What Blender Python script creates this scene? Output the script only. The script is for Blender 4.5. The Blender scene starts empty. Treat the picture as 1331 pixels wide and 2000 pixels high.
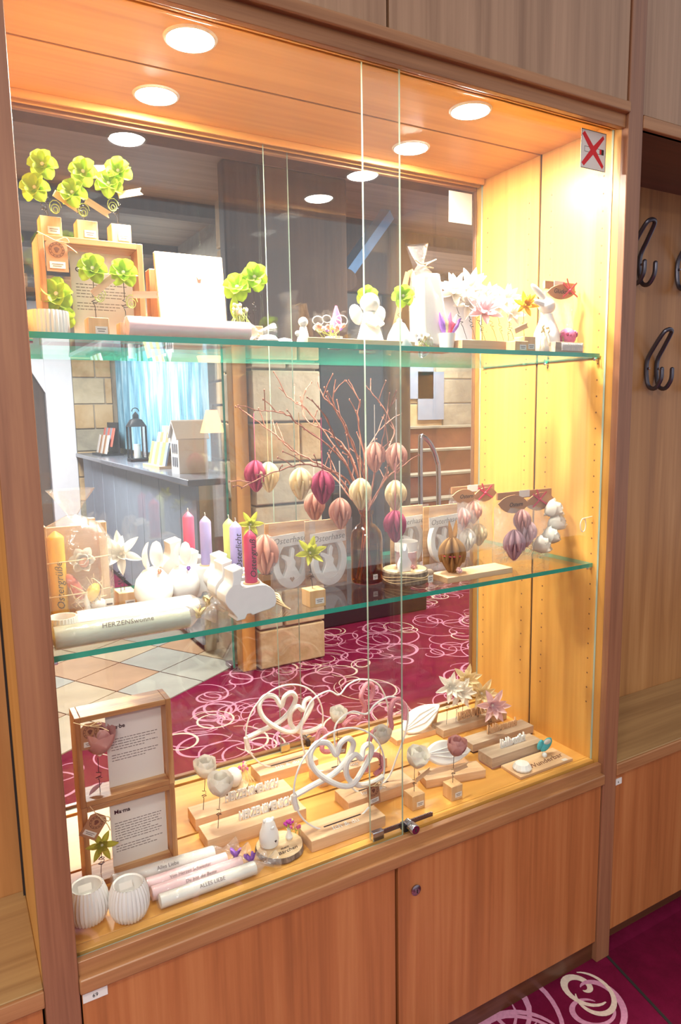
import bpy, bmesh, math, random
from mathutils import Vector, Matrix, Euler
random.seed(7)
PI = math.pi
scene = bpy.context.scene
col = scene.collection

# ------------------------------------------------------------------ camera
cam_d = bpy.data.cameras.new('camera'); cam = bpy.data.objects.new('camera', cam_d); col.objects.link(cam)
_yaw, _pit, _rol = 0.5177, -0.141, -0.0169
_fw = Vector((math.sin(_yaw)*math.cos(_pit), math.cos(_yaw)*math.cos(_pit), math.sin(_pit)))
_rt0 = Vector((math.cos(_yaw), -math.sin(_yaw), 0)); _up0 = _rt0.cross(_fw)
_rt = _rt0*math.cos(_rol) + _up0*math.sin(_rol); _up = -_rt0*math.sin(_rol) + _up0*math.cos(_rol)
cam.matrix_world = Matrix(((_rt.x, _up.x, -_fw.x, -0.1294), (_rt.y, _up.y, -_fw.y, -1.1579), (_rt.z, _up.z, -_fw.z, 1.4903), (0, 0, 0, 1)))
cam_d.sensor_fit = 'HORIZONTAL'; cam_d.sensor_width = 36.0; cam_d.lens = 1366.73/1331*36.0; cam_d.clip_start = 0.02
scene.camera = cam

# ------------------------------------------------------------------ world, added fill lights, exposure
world = bpy.data.worlds.new('world'); scene.world = world; world.use_nodes = True
bg = world.node_tree.nodes['Background']; bg.inputs[0].default_value = (0.97, 0.97, 1.0, 1); bg.inputs[1].default_value = 0.47
def area_light(name, loc, rot, size, power, color):
    d = bpy.data.lights.new(name, 'AREA'); d.shape = 'DISK'; d.size = size; d.energy = power; d.color = color
    o = bpy.data.objects.new(name, d); o.location = loc; o.rotation_euler = rot; col.objects.link(o)
area_light('ceiling_fill_light', (3.0, 1.45, 2.7), (0, 0, 0), 0.7, 110, (1, .90, .80))  # fill lights added overhead to keep the back room from going dark
area_light('ceiling_fill_light', (0.6, 4.6, 2.7), (0, 0, 0), 0.7, 190, (1, .96, .93))
area_light('ceiling_fill_light', (4.0, 4.2, 2.7), (0, 0, 0), 0.7, 75, (1, .93, .88))
area_light('ceiling_fill_light', (-0.9, -1.5, 2.72), (0, 0, 0), 0.5, 26, (1, .93, .84))  # fill lights added on the camera side to brighten the goods' fronts
area_light('ceiling_fill_light', (-0.8, -3.0, 2.72), (0, 0, 0), 0.5, 60, (1, .95, .88))
vs = scene.view_settings
vs.view_transform = 'Standard'; vs.look = 'None'; vs.gamma = 1.0; vs.use_curve_mapping = False; vs.exposure = 0.45
scene.cycles.transparent_max_bounces = 40; scene.cycles.max_bounces = 12; scene.cycles.glossy_bounces = 8
scene.cycles.sample_clamp_indirect = 6.0; scene.cycles.use_denoising = True
scene.cycles.caustics_reflective = False; scene.cycles.caustics_refractive = False
LAMP = 600.0      # radiance of the recessed downlights of the cabinet

# ------------------------------------------------------------------ materials
def lin(c):
    if isinstance(c, str):
        c = c.lstrip('#'); c = tuple(int(c[i:i+2], 16)/255 for i in (0, 2, 4))
    return tuple(x/12.92 if x <= .04045 else ((x+.055)/1.055)**2.4 for x in c) + (1,)
def new_mat(name):
    m = bpy.data.materials.new(name); m.use_nodes = True
    return m, m.node_tree.nodes, m.node_tree.links, m.node_tree.nodes['Principled BSDF']
def tex(N, L, scale, rot=(0, 0, 0)):
    tc = N.new('ShaderNodeTexCoord'); mp = N.new('ShaderNodeMapping')
    mp.inputs['Scale'].default_value = scale; mp.inputs['Rotation'].default_value = rot
    L.new(tc.outputs['Object'], mp.inputs['Vector']); return mp.outputs['Vector']
def noise(N, L, vec, scale=1.0, detail=3, dist=0.0, rough=.5):
    n = N.new('ShaderNodeTexNoise'); n.inputs['Scale'].default_value = scale; n.inputs['Detail'].default_value = detail
    n.inputs['Roughness'].default_value = rough; n.inputs['Distortion'].default_value = dist; L.new(vec, n.inputs['Vector']); return n.outputs['Fac']
def ramp(N, L, fac, stops):
    r = N.new('ShaderNodeValToRGB'); e = r.color_ramp.elements
    e[0].position, e[0].color = stops[0][0], lin(stops[0][1]); e[1].position, e[1].color = stops[-1][0], lin(stops[-1][1])
    for p, c in stops[1:-1]:
        k = e.new(p); k.color = lin(c)
    L.new(fac, r.inputs[0]); return r.outputs[0]
def bump(N, L, h, b, strength=.2, dist=.002):
    n = N.new('ShaderNodeBump'); n.inputs['Strength'].default_value = strength; n.inputs['Distance'].default_value = dist
    L.new(h, n.inputs['Height']); L.new(n.outputs[0], b.inputs['Normal'])
def plain(name, c, rough=.55, var=.06, scale=60, metal=0, sss=0, coat=0, emit=0, bmp=.1, trans=0):
    m, N, L, b = new_mat(name)
    cl = lin(c)
    v = tex(N, L, (scale,)*3); f = noise(N, L, v, 1, 3)
    hx = [max(0, min(1, x)) for x in cl[:3]]
    r = N.new('ShaderNodeValToRGB'); r.color_ramp.elements[0].color = tuple(x*(1-var) for x in hx)+(1,); r.color_ramp.elements[1].color = tuple(min(1, x*(1+var)) for x in hx)+(1,)
    r.color_ramp.elements[0].position = .3; r.color_ramp.elements[1].position = .7
    L.new(f, r.inputs[0]); L.new(r.outputs[0], b.inputs['Base Color'])
    b.inputs['Roughness'].default_value = rough; b.inputs['Metallic'].default_value = metal; b.inputs['Coat Weight'].default_value = coat
    if sss: b.inputs['Subsurface Weight'].default_value = sss; b.inputs['Subsurface Radius'].default_value = (.01, .006, .004); b.inputs['Subsurface Scale'].default_value = .5
    if bmp: bump(N, L, f, b, bmp, .0008)
    if emit: b.inputs['Emission Color'].default_value = cl; b.inputs['Emission Strength'].default_value = emit
    return m
def wood(name, c1, c2, c3, axis='z', scale=22, rough=.42, coat=.15, stretch=.05, bmp=.08):
    m, N, L, b = new_mat(name)
    s = [scale]*3; s['xyz'.index(axis)] = scale*stretch
    v = tex(N, L, s); f = noise(N, L, v, 1, 5, .55, .6)
    s2 = [scale*6]*3; s2['xyz'.index(axis)] = scale*.12
    f2 = noise(N, L, tex(N, L, s2), 1, 3, .2)
    mx = N.new('ShaderNodeMath'); mx.operation = 'MULTIPLY_ADD'; L.new(f2, mx.inputs[0]); mx.inputs[1].default_value = .38
    ad = N.new('ShaderNodeMath'); ad.operation = 'SUBTRACT'; L.new(f, ad.inputs[0]); ad.inputs[1].default_value = .19; L.new(ad.outputs[0], mx.inputs[2])
    L.new(ramp(N, L, mx.outputs[0], [(.28, c1), (.5, c2), (.72, c3)]), b.inputs['Base Color'])
    b.inputs['Roughness'].default_value = rough; b.inputs['Coat Weight'].default_value = coat; b.inputs['Coat Roughness'].default_value = .25
    bump(N, L, mx.outputs[0], b, bmp, .0015)
    return m
def clear(name, tint, f0=.045, rough=0.0, white=0.0, wrinkle=0.0):
    m, N, L, b = new_mat(name); N.remove(b)
    out = [n for n in N if n.type == 'OUTPUT_MATERIAL'][0]
    lw = N.new('ShaderNodeLayerWeight'); lw.inputs['Blend'].default_value = .5
    p = N.new('ShaderNodeMath'); p.operation = 'POWER'; L.new(lw.outputs['Facing'], p.inputs[0]); p.inputs[1].default_value = 5
    ma = N.new('ShaderNodeMath'); ma.operation = 'MULTIPLY_ADD'; L.new(p.outputs[0], ma.inputs[0]); ma.inputs[1].default_value = 1-f0; ma.inputs[2].default_value = f0
    tr = N.new('ShaderNodeBsdfTransparent'); tr.inputs[0].default_value = tuple(tint)+(1,)
    gl = N.new('ShaderNodeBsdfGlossy'); gl.inputs['Roughness'].default_value = rough; gl.inputs[0].default_value = (1, 1, 1, 1)
    mx = N.new('ShaderNodeMixShader'); L.new(ma.outputs[0], mx.inputs[0]); L.new(tr.outputs[0], mx.inputs[1]); L.new(gl.outputs[0], mx.inputs[2])
    last = mx.outputs[0]
    if wrinkle:
        h = noise(N, L, tex(N, L, (55, 55, 55)), 1, 3, 1.5); bn = N.new('ShaderNodeBump'); bn.inputs['Strength'].default_value = wrinkle; bn.inputs['Distance'].default_value = .004
        L.new(h, bn.inputs['Height']); L.new(bn.outputs[0], gl.inputs['Normal']); L.new(bn.outputs[0], lw.inputs['Normal'])
    if white:
        df = N.new('ShaderNodeBsdfDiffuse'); df.inputs[0].default_value = (.95, .95, .95, 1)
        m2 = N.new('ShaderNodeMixShader'); m2.inputs[0].default_value = white; L.new(last, m2.inputs[1]); L.new(df.outputs[0], m2.inputs[2]); last = m2.outputs[0]
    L.new(last, out.inputs['Surface'])
    return m
def paper(name, c, trans=.35, rough=.7):
    m, N, L, b = new_mat(name)
    f = noise(N, L, tex(N, L, (220,)*3), 1, 2); cl = lin(c)
    b.inputs['Base Color'].default_value = cl; b.inputs['Roughness'].default_value = rough; bump(N, L, f, b, .08, .0004)
    t = N.new('ShaderNodeBsdfTranslucent'); t.inputs[0].default_value = cl
    mx = N.new('ShaderNodeMixShader'); mx.inputs[0].default_value = trans
    out = [n for n in N if n.type == 'OUTPUT_MATERIAL'][0]
    L.new(b.outputs[0], mx.inputs[1]); L.new(t.outputs[0], mx.inputs[2]); L.new(mx.outputs[0], out.inputs['Surface'])
    return m
def glow(name, c, s):
    m, N, L, b = new_mat(name); N.remove(b); e = N.new('ShaderNodeEmission'); e.inputs[0].default_value = lin(c); e.inputs[1].default_value = s
    L.new(e.outputs[0], [n for n in N if n.type == 'OUTPUT_MATERIAL'][0].inputs['Surface']); return m
def stone(name, c1, c2, c3):
    m, N, L, b = new_mat(name)
    f = noise(N, L, tex(N, L, (3, 3, 3.5)), 1, 5, .6, .62)
    L.new(ramp(N, L, f, [(.3, c1), (.5, c2), (.7, c3)]), b.inputs['Base Color']); b.inputs['Roughness'].default_value = .85
    bump(N, L, noise(N, L, tex(N, L, (28,)*3), 1, 5), b, .5, .01); return m
def carpet(name, c1, c2):
    m, N, L, b = new_mat(name)
    f = noise(N, L, tex(N, L, (9, 9, 9)), 1, 6, .3, .7); g = noise(N, L, tex(N, L, (650,)*3), 1, 2)
    L.new(ramp(N, L, f, [(.3, c1), (.7, c2)]), b.inputs['Base Color']); b.inputs['Roughness'].default_value = .95; b.inputs['Specular IOR Level'].default_value = .1
    bump(N, L, g, b, .6, .003); return m

M = {}
M['case_v'] = wood('teak_vertical', '#8a5a36', '#a8744a', '#b98558', 'z', 20)
M['case_h'] = wood('teak_horizontal', '#8a5a36', '#a8744a', '#b98558', 'x', 20)
M['post'] = wood('teak_post', '#7c5038', '#936246', '#a3714f', 'z', 26, .38, .25)
M['door'] = wood('teak_door', '#95582f', '#ae693a', '#bd7a48', 'z', 16, .45, .1)
M['upper'] = wood('teak_upper_door', '#8b6548', '#a57e5f', '#b68e6e', 'z', 18, .38, .3)
M['inner_v'] = wood('lit_panel_vertical', '#cb9044', '#daa04f', '#e4ac5c', 'z', 12, .4, .12)  # same wood as the outside, lightened: cabinet light put into the colour
M['inner_h'] = wood('lit_panel_horizontal', '#cb9044', '#daa04f', '#e4ac5c', 'x', 12, .4, .12)  # lengthwise grain, with the same lamp-lit brightening in its colour
M['niche'] = wood('niche_panel', '#9a673c', '#b27c49', '#c48f5a', 'z', 14, .4, .2)
M['bench'] = wood('bench_top', '#8d6a42', '#a58154', '#b4925f', 'x', 16, .35, .25)
M['dark_wood'] = wood('plinth_wood', '#4a2a18', '#5a3420', '#67402a', 'x', 18)
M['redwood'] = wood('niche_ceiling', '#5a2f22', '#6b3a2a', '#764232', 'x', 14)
M['beech'] = wood('pale_beech', '#cfa77e', '#dcb68e', '#e6c6a0', 'x', 40, .55, 0, .08)
M['beech_z'] = wood('pale_beech_block', '#c89a66', '#d8ae7c', '#e2bd8e', 'z', 45, .55, 0, .08)
M['acacia'] = wood('acacia_frame', '#8d5d34', '#b98a57', '#d2aa78', 'x', 30, .45, .1, .12)
M['acacia_z'] = wood('acacia_frame_upright', '#8d5d34', '#b07f4c', '#cfa470', 'z', 30, .45, .1, .12)
M['greywood'] = wood('grey_beech', '#9d8873', '#b09a84', '#c2ae98', 'x', 40, .6, 0, .08)
M['bark'] = wood('bark', '#54483c', '#7a6c5c', '#a39482', 'z', 60, .9, 0, .2, .6)
M['slice'] = wood('slice_face', '#c7a57a', '#dcbf96', '#e8d2ae', 'x', 25, .6, 0, .5)
M['twig'] = wood('twig', '#7d4b3c', '#9a6352', '#b98573', 'z', 90, .7, 0, .2)
M['gap'] = plain('gap_dark', '#241a18', .9, .05)
M['glass'] = clear('sheet_glass', (.985, .992, .988), .052)
M['shelfglass'] = clear('shelf_glass', (.965, .985, .975), .05)
M['edge'] = plain('glass_edge_teal', '#27a88f', .12, .12, 14, coat=.6)
M['paneedge'] = plain('pane_edge_grey_green', '#a9bfae', .15, .08, 14, coat=.4)
M['cello'] = clear('cellophane', (.99, .99, .99), .12, .12, .09, .8)
M['bag'] = clear('clear_bag', (.99, .985, .98), .12, .14, .15, .9)
M['amber'] = clear('amber_glass', (.86, .52, .14), .06)
M['water'] = clear('bottle_water', (.60, .47, .36), .03)
M['clearglass'] = clear('clear_glass', (.95, .97, .97), .06)
M['white'] = plain('white_ceramic', '#eeece8', .38, .02, 40, coat=.1, bmp=.03)
M['matwhite'] = plain('matt_white_plaster', '#e6e6e4', .75, .03, 60, bmp=.1)
M['wax_w'] = plain('wax_white', '#efece4', .45, .02, 30, sss=.15, bmp=0)
M['wax_pink'] = plain('wax_pink', '#ecc3c8', .45, .03, 30, sss=.1, bmp=0)
M['wax_rose'] = plain('wax_rose', '#e0607f', .42, .04, 30, sss=.1, bmp=0)
M['wax_red'] = plain('wax_raspberry', '#cc3560', .42, .04, 30, sss=.1, bmp=0)
M['wax_lilac'] = plain('wax_lilac', '#a99fd6', .42, .04, 30, sss=.1, bmp=0)
M['wax_lime'] = plain('wax_lime', '#cfd77c', .42, .04, 30, sss=.1, bmp=0)
M['wax_green'] = plain('wax_pale_green', '#cfd8bf', .45, .04, 30, sss=.1, bmp=0)
M['wax_yellow'] = plain('wax_yellow', '#e2b23a', .45, .05, 30, sss=.1, bmp=0)
M['p_lime'] = paper('paper_lime', '#a9c53e'); M['p_white'] = paper('paper_white', '#eeeae2'); M['p_cream'] = paper('paper_cream', '#ead9b2')
M['p_pink'] = paper('paper_pale_pink', '#e8c8cb'); M['p_blush'] = paper('paper_blush', '#d9a594'); M['p_mag'] = paper('paper_magenta', '#b8466c')
M['p_gold'] = paper('paper_gold', '#cfa42c'); M['p_ylw'] = paper('paper_yellow_green', '#c3c44e'); M['p_brown'] = paper('paper_brown', '#a87b45', .2)
M['p_rose'] = paper('paper_dusty_rose', '#d9aaa6'); M['p_kraft'] = paper('kraft_paper', '#b98a63', .15); M['p_card'] = paper('white_card', '#e9e4de', .1)
M['p_mauve'] = paper('paper_mauve', '#c9a2ad')
M['corr'] = wood('corrugated_kraft', '#9a6f43', '#b98c5b', '#cfa573', 'x', 60, .8, 0, .02, .5)
M['rope'] = plain('raffia', '#dcc094', .8, .1, 200)
M['ink'] = plain('black_ink', '#2b2724', .7, .05); M['greyink'] = plain('grey_ink', '#77706b', .7, .05); M['sepia'] = plain('sepia_ink', '#6b4632', .7, .05)
M['wire'] = plain('dark_wire', '#35302c', .45, .05, metal=.6); M['ivory'] = plain('ivory_bead', '#efe2cf', .5)
M['ringmetal'] = plain('white_ring', '#f0efec', .35, .02); M['cord_w'] = plain('white_cord', '#ece9e3', .8, .06, 350, bmp=.5)
M['cord_p'] = plain('pink_knit', '#d9909a', .85, .18, 420, bmp=.8)
M['red'] = plain('red_print', '#d8232b', .6, .05); M['redribbon'] = plain('red_ribbon', '#bd3350', .5, .06)
M['chrome'] = plain('chrome', '#c9ccd4', .16, .03, metal=1, bmp=0); M['steel'] = plain('brushed_steel', '#9c8f98', .3, .05, metal=1)
M['iron'] = plain('dark_iron', '#5f5d68', .3, .08, 40, metal=.75); M['blackm'] = plain('black_metal', '#1d1d20', .5, .05, metal=.3)
M['fl_pink'] = plain('dried_pink', '#d66a92', .9, .15, 200); M['fl_purple'] = plain('dried_purple', '#9a6cc4', .9, .15, 200); M['fl_mag'] = plain('dried_magenta', '#b03a9a', .9, .15, 200)
M['fl_peach'] = plain('dried_peach', '#e2a98f', .8, .1, 200); M['fl_green'] = plain('dried_green', '#a8b860', .8, .15, 200); M['fl_cream'] = plain('dried_cream', '#e2cf9e', .8, .12, 200)
M['coral'] = plain('coral_feather', '#d9705c', .8, .12, 150); M['turq'] = plain('turquoise_feather', '#4bb5bd', .7, .12, 150); M['yegg'] = plain('yellow_egg', '#dfb51f', .45, .05)
M['carpet'] = carpet('swirl_carpet', '#600a2a', '#7c143c'); M['carpet_plain'] = carpet('plain_carpet', '#520722', '#6f0c32')
M['swirl_pink'] = plain('swirl_pink', '#c585a0', .95, .12, 120, bmp=.4); M['swirl_cream'] = plain('swirl_cream', '#d9c3b2', .95, .1, 120, bmp=.4)
M['stone_a'] = stone('sandstone_ochre', '#a58757', '#bfa377', '#cfb992'); M['stone_b'] = stone('sandstone_pale', '#a79c84', '#c0b496', '#d0c6ab'); M['stone_c'] = stone('sandstone_grey', '#8a8576', '#a39c88', '#b8b09a')
M['mortar'] = stone('mortar', '#8b8578', '#a09a8c', '#b0aa9c')
M['tile_a'] = plain('floor_tile_sand', '#b9a98a', .35, .1, 8); M['tile_b'] = plain('floor_tile_grey', '#a5a79b', .35, .1, 8); M['tile_c'] = plain('floor_tile_rust', '#b08f6d', .35, .1, 8)
M['plaster'] = plain('white_plaster', '#cfd2d8', .85, .04, 10); M['greyplaster'] = plain('grey_plaster', '#9a9da6', .85, .05, 10)
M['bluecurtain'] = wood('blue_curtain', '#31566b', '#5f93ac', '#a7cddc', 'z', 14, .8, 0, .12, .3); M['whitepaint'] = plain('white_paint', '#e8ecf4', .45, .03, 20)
M['counter'] = plain('grey_blue_panel', '#8d9aac', .5, .06, 12); M['countertop'] = plain('counter_top', '#6f7480', .25, .06, 12, coat=.3)
M['stove'] = plain('stove_black', '#2a2c31', .5, .12, 9, metal=.2); M['bronze'] = plain('stove_bronze', '#5c4a34', .45, .15, 9, metal=.4)
M['ceil'] = wood('room_ceiling', '#6e5a4c', '#85705f', '#96806d', 'x', 9, .6, .1); M['beam'] = wood('dark_beam', '#3d2a1e', '#4e382a', '#5c4434', 'z', 14, .8, 0)
M['brick'] = stone('red_brick_step', '#6b3a26', '#84492f', '#965a3d'); M['bluebeam'] = plain('blue_beam', '#5f8fc0', .5, .08, 20)
M['lampglow'] = glow('downlight_glow', '#fff6e6', LAMP); M['shade'] = glow('lampshade_glow', '#ffb070', 3.0); M['window'] = glow('window_daylight', '#9cc4d8', .55)

# ------------------------------------------------------------------ mesh helpers
class MB:
    def __init__(s): s.v = []; s.f = []; s.m = []
    def add(s, vs, fs, mi=0):
        o = len(s.v); s.v += [tuple(v) for v in vs]; s.f += [tuple(i+o for i in f) for f in fs]; s.m += [mi]*len(fs); return s
    def box(s, x0, x1, y0, y1, z0, z1, mi=0):
        return s.add([(x0,y0,z0),(x1,y0,z0),(x1,y1,z0),(x0,y1,z0),(x0,y0,z1),(x1,y0,z1),(x1,y1,z1),(x0,y1,z1)],
                     [(0,3,2,1),(4,5,6,7),(0,1,5,4),(1,2,6,5),(2,3,7,6),(3,0,4,7)], mi)
    def tube(s, pts, r, n=7, closed=False, mi=0):
        P_ = [Vector(p) for p in pts]; k = len(P_); rs = r if isinstance(r, (list, tuple)) else [r]*k
        vs = []; up = Vector((0.13, 0.21, 1)).normalized(); prev = None
        for i in range(k):
            a = P_[i-1] if (i or closed) else P_[0]; b = P_[(i+1) % k] if (i < k-1 or closed) else P_[-1]
            t = (b-a)
            t = t.normalized() if t.length > 1e-9 else Vector((0, 0, 1))
            if prev is None: nx = t.cross(up); nx = nx.normalized() if nx.length > 1e-4 else t.cross(Vector((1, 0, 0))).normalized()
            else: nx = (prev - t*prev.dot(t)); nx = nx.normalized() if nx.length > 1e-6 else t.orthogonal().normalized()
            prev = nx; ny = t.cross(nx)
            for j in range(n):
                a_ = 2*PI*j/n; vs.append(P_[i] + (nx*math.cos(a_) + ny*math.sin(a_))*rs[i])
        fs = []
        for i in range(k if closed else k-1):
            for j in range(n):
                fs.append((i*n+j, i*n+(j+1) % n, ((i+1) % k)*n+(j+1) % n, ((i+1) % k)*n+j))
        if not closed: fs += [tuple(range(n))[::-1], tuple((k-1)*n+j for j in range(n))]
        return s.add(vs, fs, mi)
    def lathe(s, prof, n=28, rib=0, ribn=0, c=(0, 0, 0), sx=1, sy=1, mi=0, cap=True, axis='z'):
        vs = []
        for (r, z) in prof:
            for j in range(n):
                a = 2*PI*j/n; rr = r*(1+rib*(abs(math.cos(a*ribn/2))-.6)) if rib else r
                p = (rr*math.cos(a)*sx, rr*math.sin(a)*sy, z)
                if axis == 'x': p = (p[2], p[0], p[1])
                vs.append((c[0]+p[0], c[1]+p[1], c[2]+p[2]))
        fs = [(i*n+j, i*n+(j+1) % n, (i+1)*n+(j+1) % n, (i+1)*n+j) for i in range(len(prof)-1) for j in range(n)]
        if cap: fs += [tuple(range(n))[::-1], tuple((len(prof)-1)*n+j for j in range(n))]
        return s.add(vs, fs, mi)
    def ball(s, c, r, n=10, sc=(1, 1, 1), mi=0):
        prof = [(max(1e-4, r*math.sin(PI*i/n)), -r*math.cos(PI*i/n)) for i in range(n+1)]
        o = len(s.v); s.lathe(prof, n+4, c=(0, 0, 0), mi=mi, cap=False)
        s.v[o:] = [(c[0]+v[0]*sc[0], c[1]+v[1]*sc[1], c[2]+v[2]*sc[2]) for v in s.v[o:]]; return s
    def prism(s, pts, y0, y1, plane='xz', mi=0):
        n = len(pts)
        def q(p, d): return (p[0], d, p[1]) if plane == 'xz' else ((p[0], p[1], d) if plane == 'xy' else (d, p[0], p[1]))
        vs = [q(p, y0) for p in pts] + [q(p, y1) for p in pts]
        return s.add(vs, [tuple(range(n)), tuple(range(2*n-1, n-1, -1))] + [(i, i+n, (i+1) % n+n, (i+1) % n) for i in range(n)], mi)
    def ringprism(s, outer, inner, y0, y1, plane='xz', mi=0):
        n = len(outer)
        def q(p, d): return (p[0], d, p[1]) if plane == 'xz' else (p[0], p[1], d)
        vs = [q(p, d) for d in (y0, y1) for p in (outer+inner)]
        fs = []
        for i in range(n):
            j = (i+1) % n
            fs += [(i, j, n+j, n+i), (2*n+i, 3*n+i, 3*n+j, 2*n+j), (i, 2*n+i, 2*n+j, j), (n+i, n+j, 3*n+j, 3*n+i)]
        return s.add(vs, fs, mi)
    def grid(s, fn, nu, nv, mi=0):
        vs = [fn(i/nu, j/nv) for i in range(nu+1) for j in range(nv+1)]
        return s.add(vs, [(i*(nv+1)+j, (i+1)*(nv+1)+j, (i+1)*(nv+1)+j+1, i*(nv+1)+j+1) for i in range(nu) for j in range(nv)], mi)
    def mesh(s, name='mesh', smooth=True, angle=38):
        me = bpy.data.meshes.new(name); me.from_pydata(s.v, [], s.f); me.update()
        bm = bmesh.new(); bm.from_mesh(me); bmesh.ops.recalc_face_normals(bm, faces=bm.faces); bm.to_mesh(me); bm.free()
        for i, p in enumerate(me.polygons): p.material_index = s.m[i]; p.use_smooth = smooth
        if smooth: me.set_sharp_from_angle(angle=math.radians(angle))
        return me
_cache = {}
def cached(key, fn, **k):
    if key not in _cache: _cache[key] = fn().mesh(str(key), **k)
    return _cache[key]
def link(name, data, mats, parent=None, loc=(0, 0, 0), rot=(0, 0, 0)):
    if isinstance(data, MB): data = data.mesh(name)
    mats = mats if isinstance(mats, (list, tuple)) else [mats]
    while len(data.materials) < len(mats): data.materials.append(None)
    o = bpy.data.objects.new(name, data); col.objects.link(o)
    for i, m in enumerate(mats): o.material_slots[i].link = 'OBJECT'; o.material_slots[i].material = M[m] if isinstance(m, str) else m
    o.parent = parent; o.location = loc; o.rotation_euler = rot
    return o
def P(parent, name, data, mats, loc=(0, 0, 0), rot=(0, 0, 0), bev=0, label=None):
    o = link(name, data, mats, parent, loc, rot)
    if bev:
        b = o.modifiers.new('bevel', 'BEVEL'); b.width = bev; b.segments = 2; b.limit_method = 'ANGLE'
    if label: o['label'] = label
    return o
def tag(o, label, cat, group=None):
    o['label'] = label; o['category'] = cat
    if group: o['group'] = group
    return o
def T(name, label, cat, loc=(0, 0, 0), rz=0, group=None, rot=None):
    o = bpy.data.objects.new(name, None); col.objects.link(o); o.empty_display_size = .02; o.location = loc
    o.rotation_euler = rot if rot else (0, 0, rz)
    return tag(o, label, cat, group)
def S(name, data, mats, parent=None, bev=0):
    o = P(parent, name, data, mats, bev=bev)
    if parent is None: o['kind'] = 'structure'
    return o
def bx(*a): return MB().box(*a)
_txt = {}
def text(parent, s, size, mat, loc, rot=(PI/2, 0, 0), ext=.0002, shear=0, name='lettering', bold=0, align='CENTER'):
    key = (s, size, ext, shear, bold, align)
    if key not in _txt:
        c = bpy.data.curves.new('t', 'FONT'); c.body = s; c.size = size; c.extrude = ext; c.shear = shear; c.align_x = align; c.offset = bold; c.resolution_u = 2
        o = bpy.data.objects.new('t', c); col.objects.link(o); bpy.context.view_layer.update()
        _txt[key] = bpy.data.meshes.new_from_object(o.evaluated_get(bpy.context.evaluated_depsgraph_get()))
        _txt[key].materials.clear(); bpy.data.objects.remove(o)
    return P(parent, name, _txt[key], mat, loc, rot)
def smoothpts(pts, sub=5, closed=False):
    V = [Vector(p) for p in pts]; n = len(V); out = []
    for i in range(n if closed else n-1):
        p0 = V[(i-1) % n] if (closed or i) else V[0]; p1 = V[i]; p2 = V[(i+1) % n]; p3 = V[(i+2) % n] if (closed or i+2 < n) else V[-1]
        for k in range(sub):
            t = k/sub
            out.append(0.5*((2*p1)+(p2-p0)*t+(2*p0-5*p1+4*p2-p3)*t*t+(3*p1-p0-3*p2+p3)*t**3))
    if not closed: out.append(V[-1])
    return out
def quat_to(axis):   # euler turning +Z to the given axis
    return Vector(axis).normalized().to_track_quat('Z', 'Y').to_euler()
# ------------------------------------------------------------------ setting: floors, back room
XL, XR, D = 0.0, 1.306, 0.532
ZF, Z1, Z2, ZS = 0.566, 1.624, 1.097, 2.150       # cabinet floor, upper shelf top, lower shelf top, soffit
floor = S('floor', bx(-3.2, 6.4, -4.5, 8.2, -.06, 0), 'carpet')
P(floor, 'plain_carpet', MB().prism([(1.346, .0), (1.255, -.46), (.75, -3.0), (6.3, -3.0), (6.3, .0)], 0, .0012, 'xy'), 'carpet_plain', label='plain dark maroon carpet beside the patterned carpet')
P(floor, 'carpet_seam', MB().prism([(1.343, .0), (.747, -3.0), (.755, -3.0), (1.351, .0)], 0, .0016, 'xy'), 'gap')
def swirls(rects, n, seed, keep=lambda x, y: True, smin=.05, smax=.16, wm=1.0):
    rnd = random.Random(seed); mb = MB()
    for k in range(n):
        x0, x1, y0, y1 = rects; cx, cy = rnd.uniform(x0, x1), rnd.uniform(y0, y1)
        if not keep(cx, cy): continue
        s = rnd.uniform(smin, smax); a0 = rnd.uniform(0, 2*PI); tr = rnd.uniform(1.1, 3.0)*PI; sg = rnd.choice((-1, 1)); end = rnd.uniform(.15, .8); el = rnd.uniform(.6, 1)
        w0 = rnd.uniform(.007, .0125)*wm; m = 30; vs = []
        ca, sa = math.cos(a0), math.sin(a0)
        z = .0007 + rnd.random()*.0006
        for i in range(m+1):
            t = i/m; r = s*(1-(1-end)*t); th = sg*tr*t; w = w0*(.22+math.sin(PI*t)**.7)
            for q in (-1, 1):
                x = (r+q*w/2)*math.cos(th); y = (r+q*w/2)*math.sin(th)*el
                vs.append((cx+x*ca-y*sa, cy+x*sa+y*ca, z))
        mb.add(vs, [(2*i, 2*i+1, 2*i+3, 2*i+2) for i in range(m)], 1 if rnd.random() < .18 else 0)
    return mb
o = P(floor, 'carpet_swirls', swirls((-1.1, 1.3, -.75, .04), 230, 3, lambda x, y: x+.12 < 1.346+y*.2, .05, .16, 1.7), ['swirl_pink', 'swirl_cream']); o['kind'] = 'stuff'
o = P(floor, 'carpet_swirls', swirls((.1, 4.8, .62, 4.6), 800, 5, lambda x, y: (y-2.0) < (x-.2)*.6-.12 and not (2.05 < x < 2.9 and 2.95 < y), .06, .2), ['swirl_pink', 'swirl_cream']); o['kind'] = 'stuff'
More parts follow.
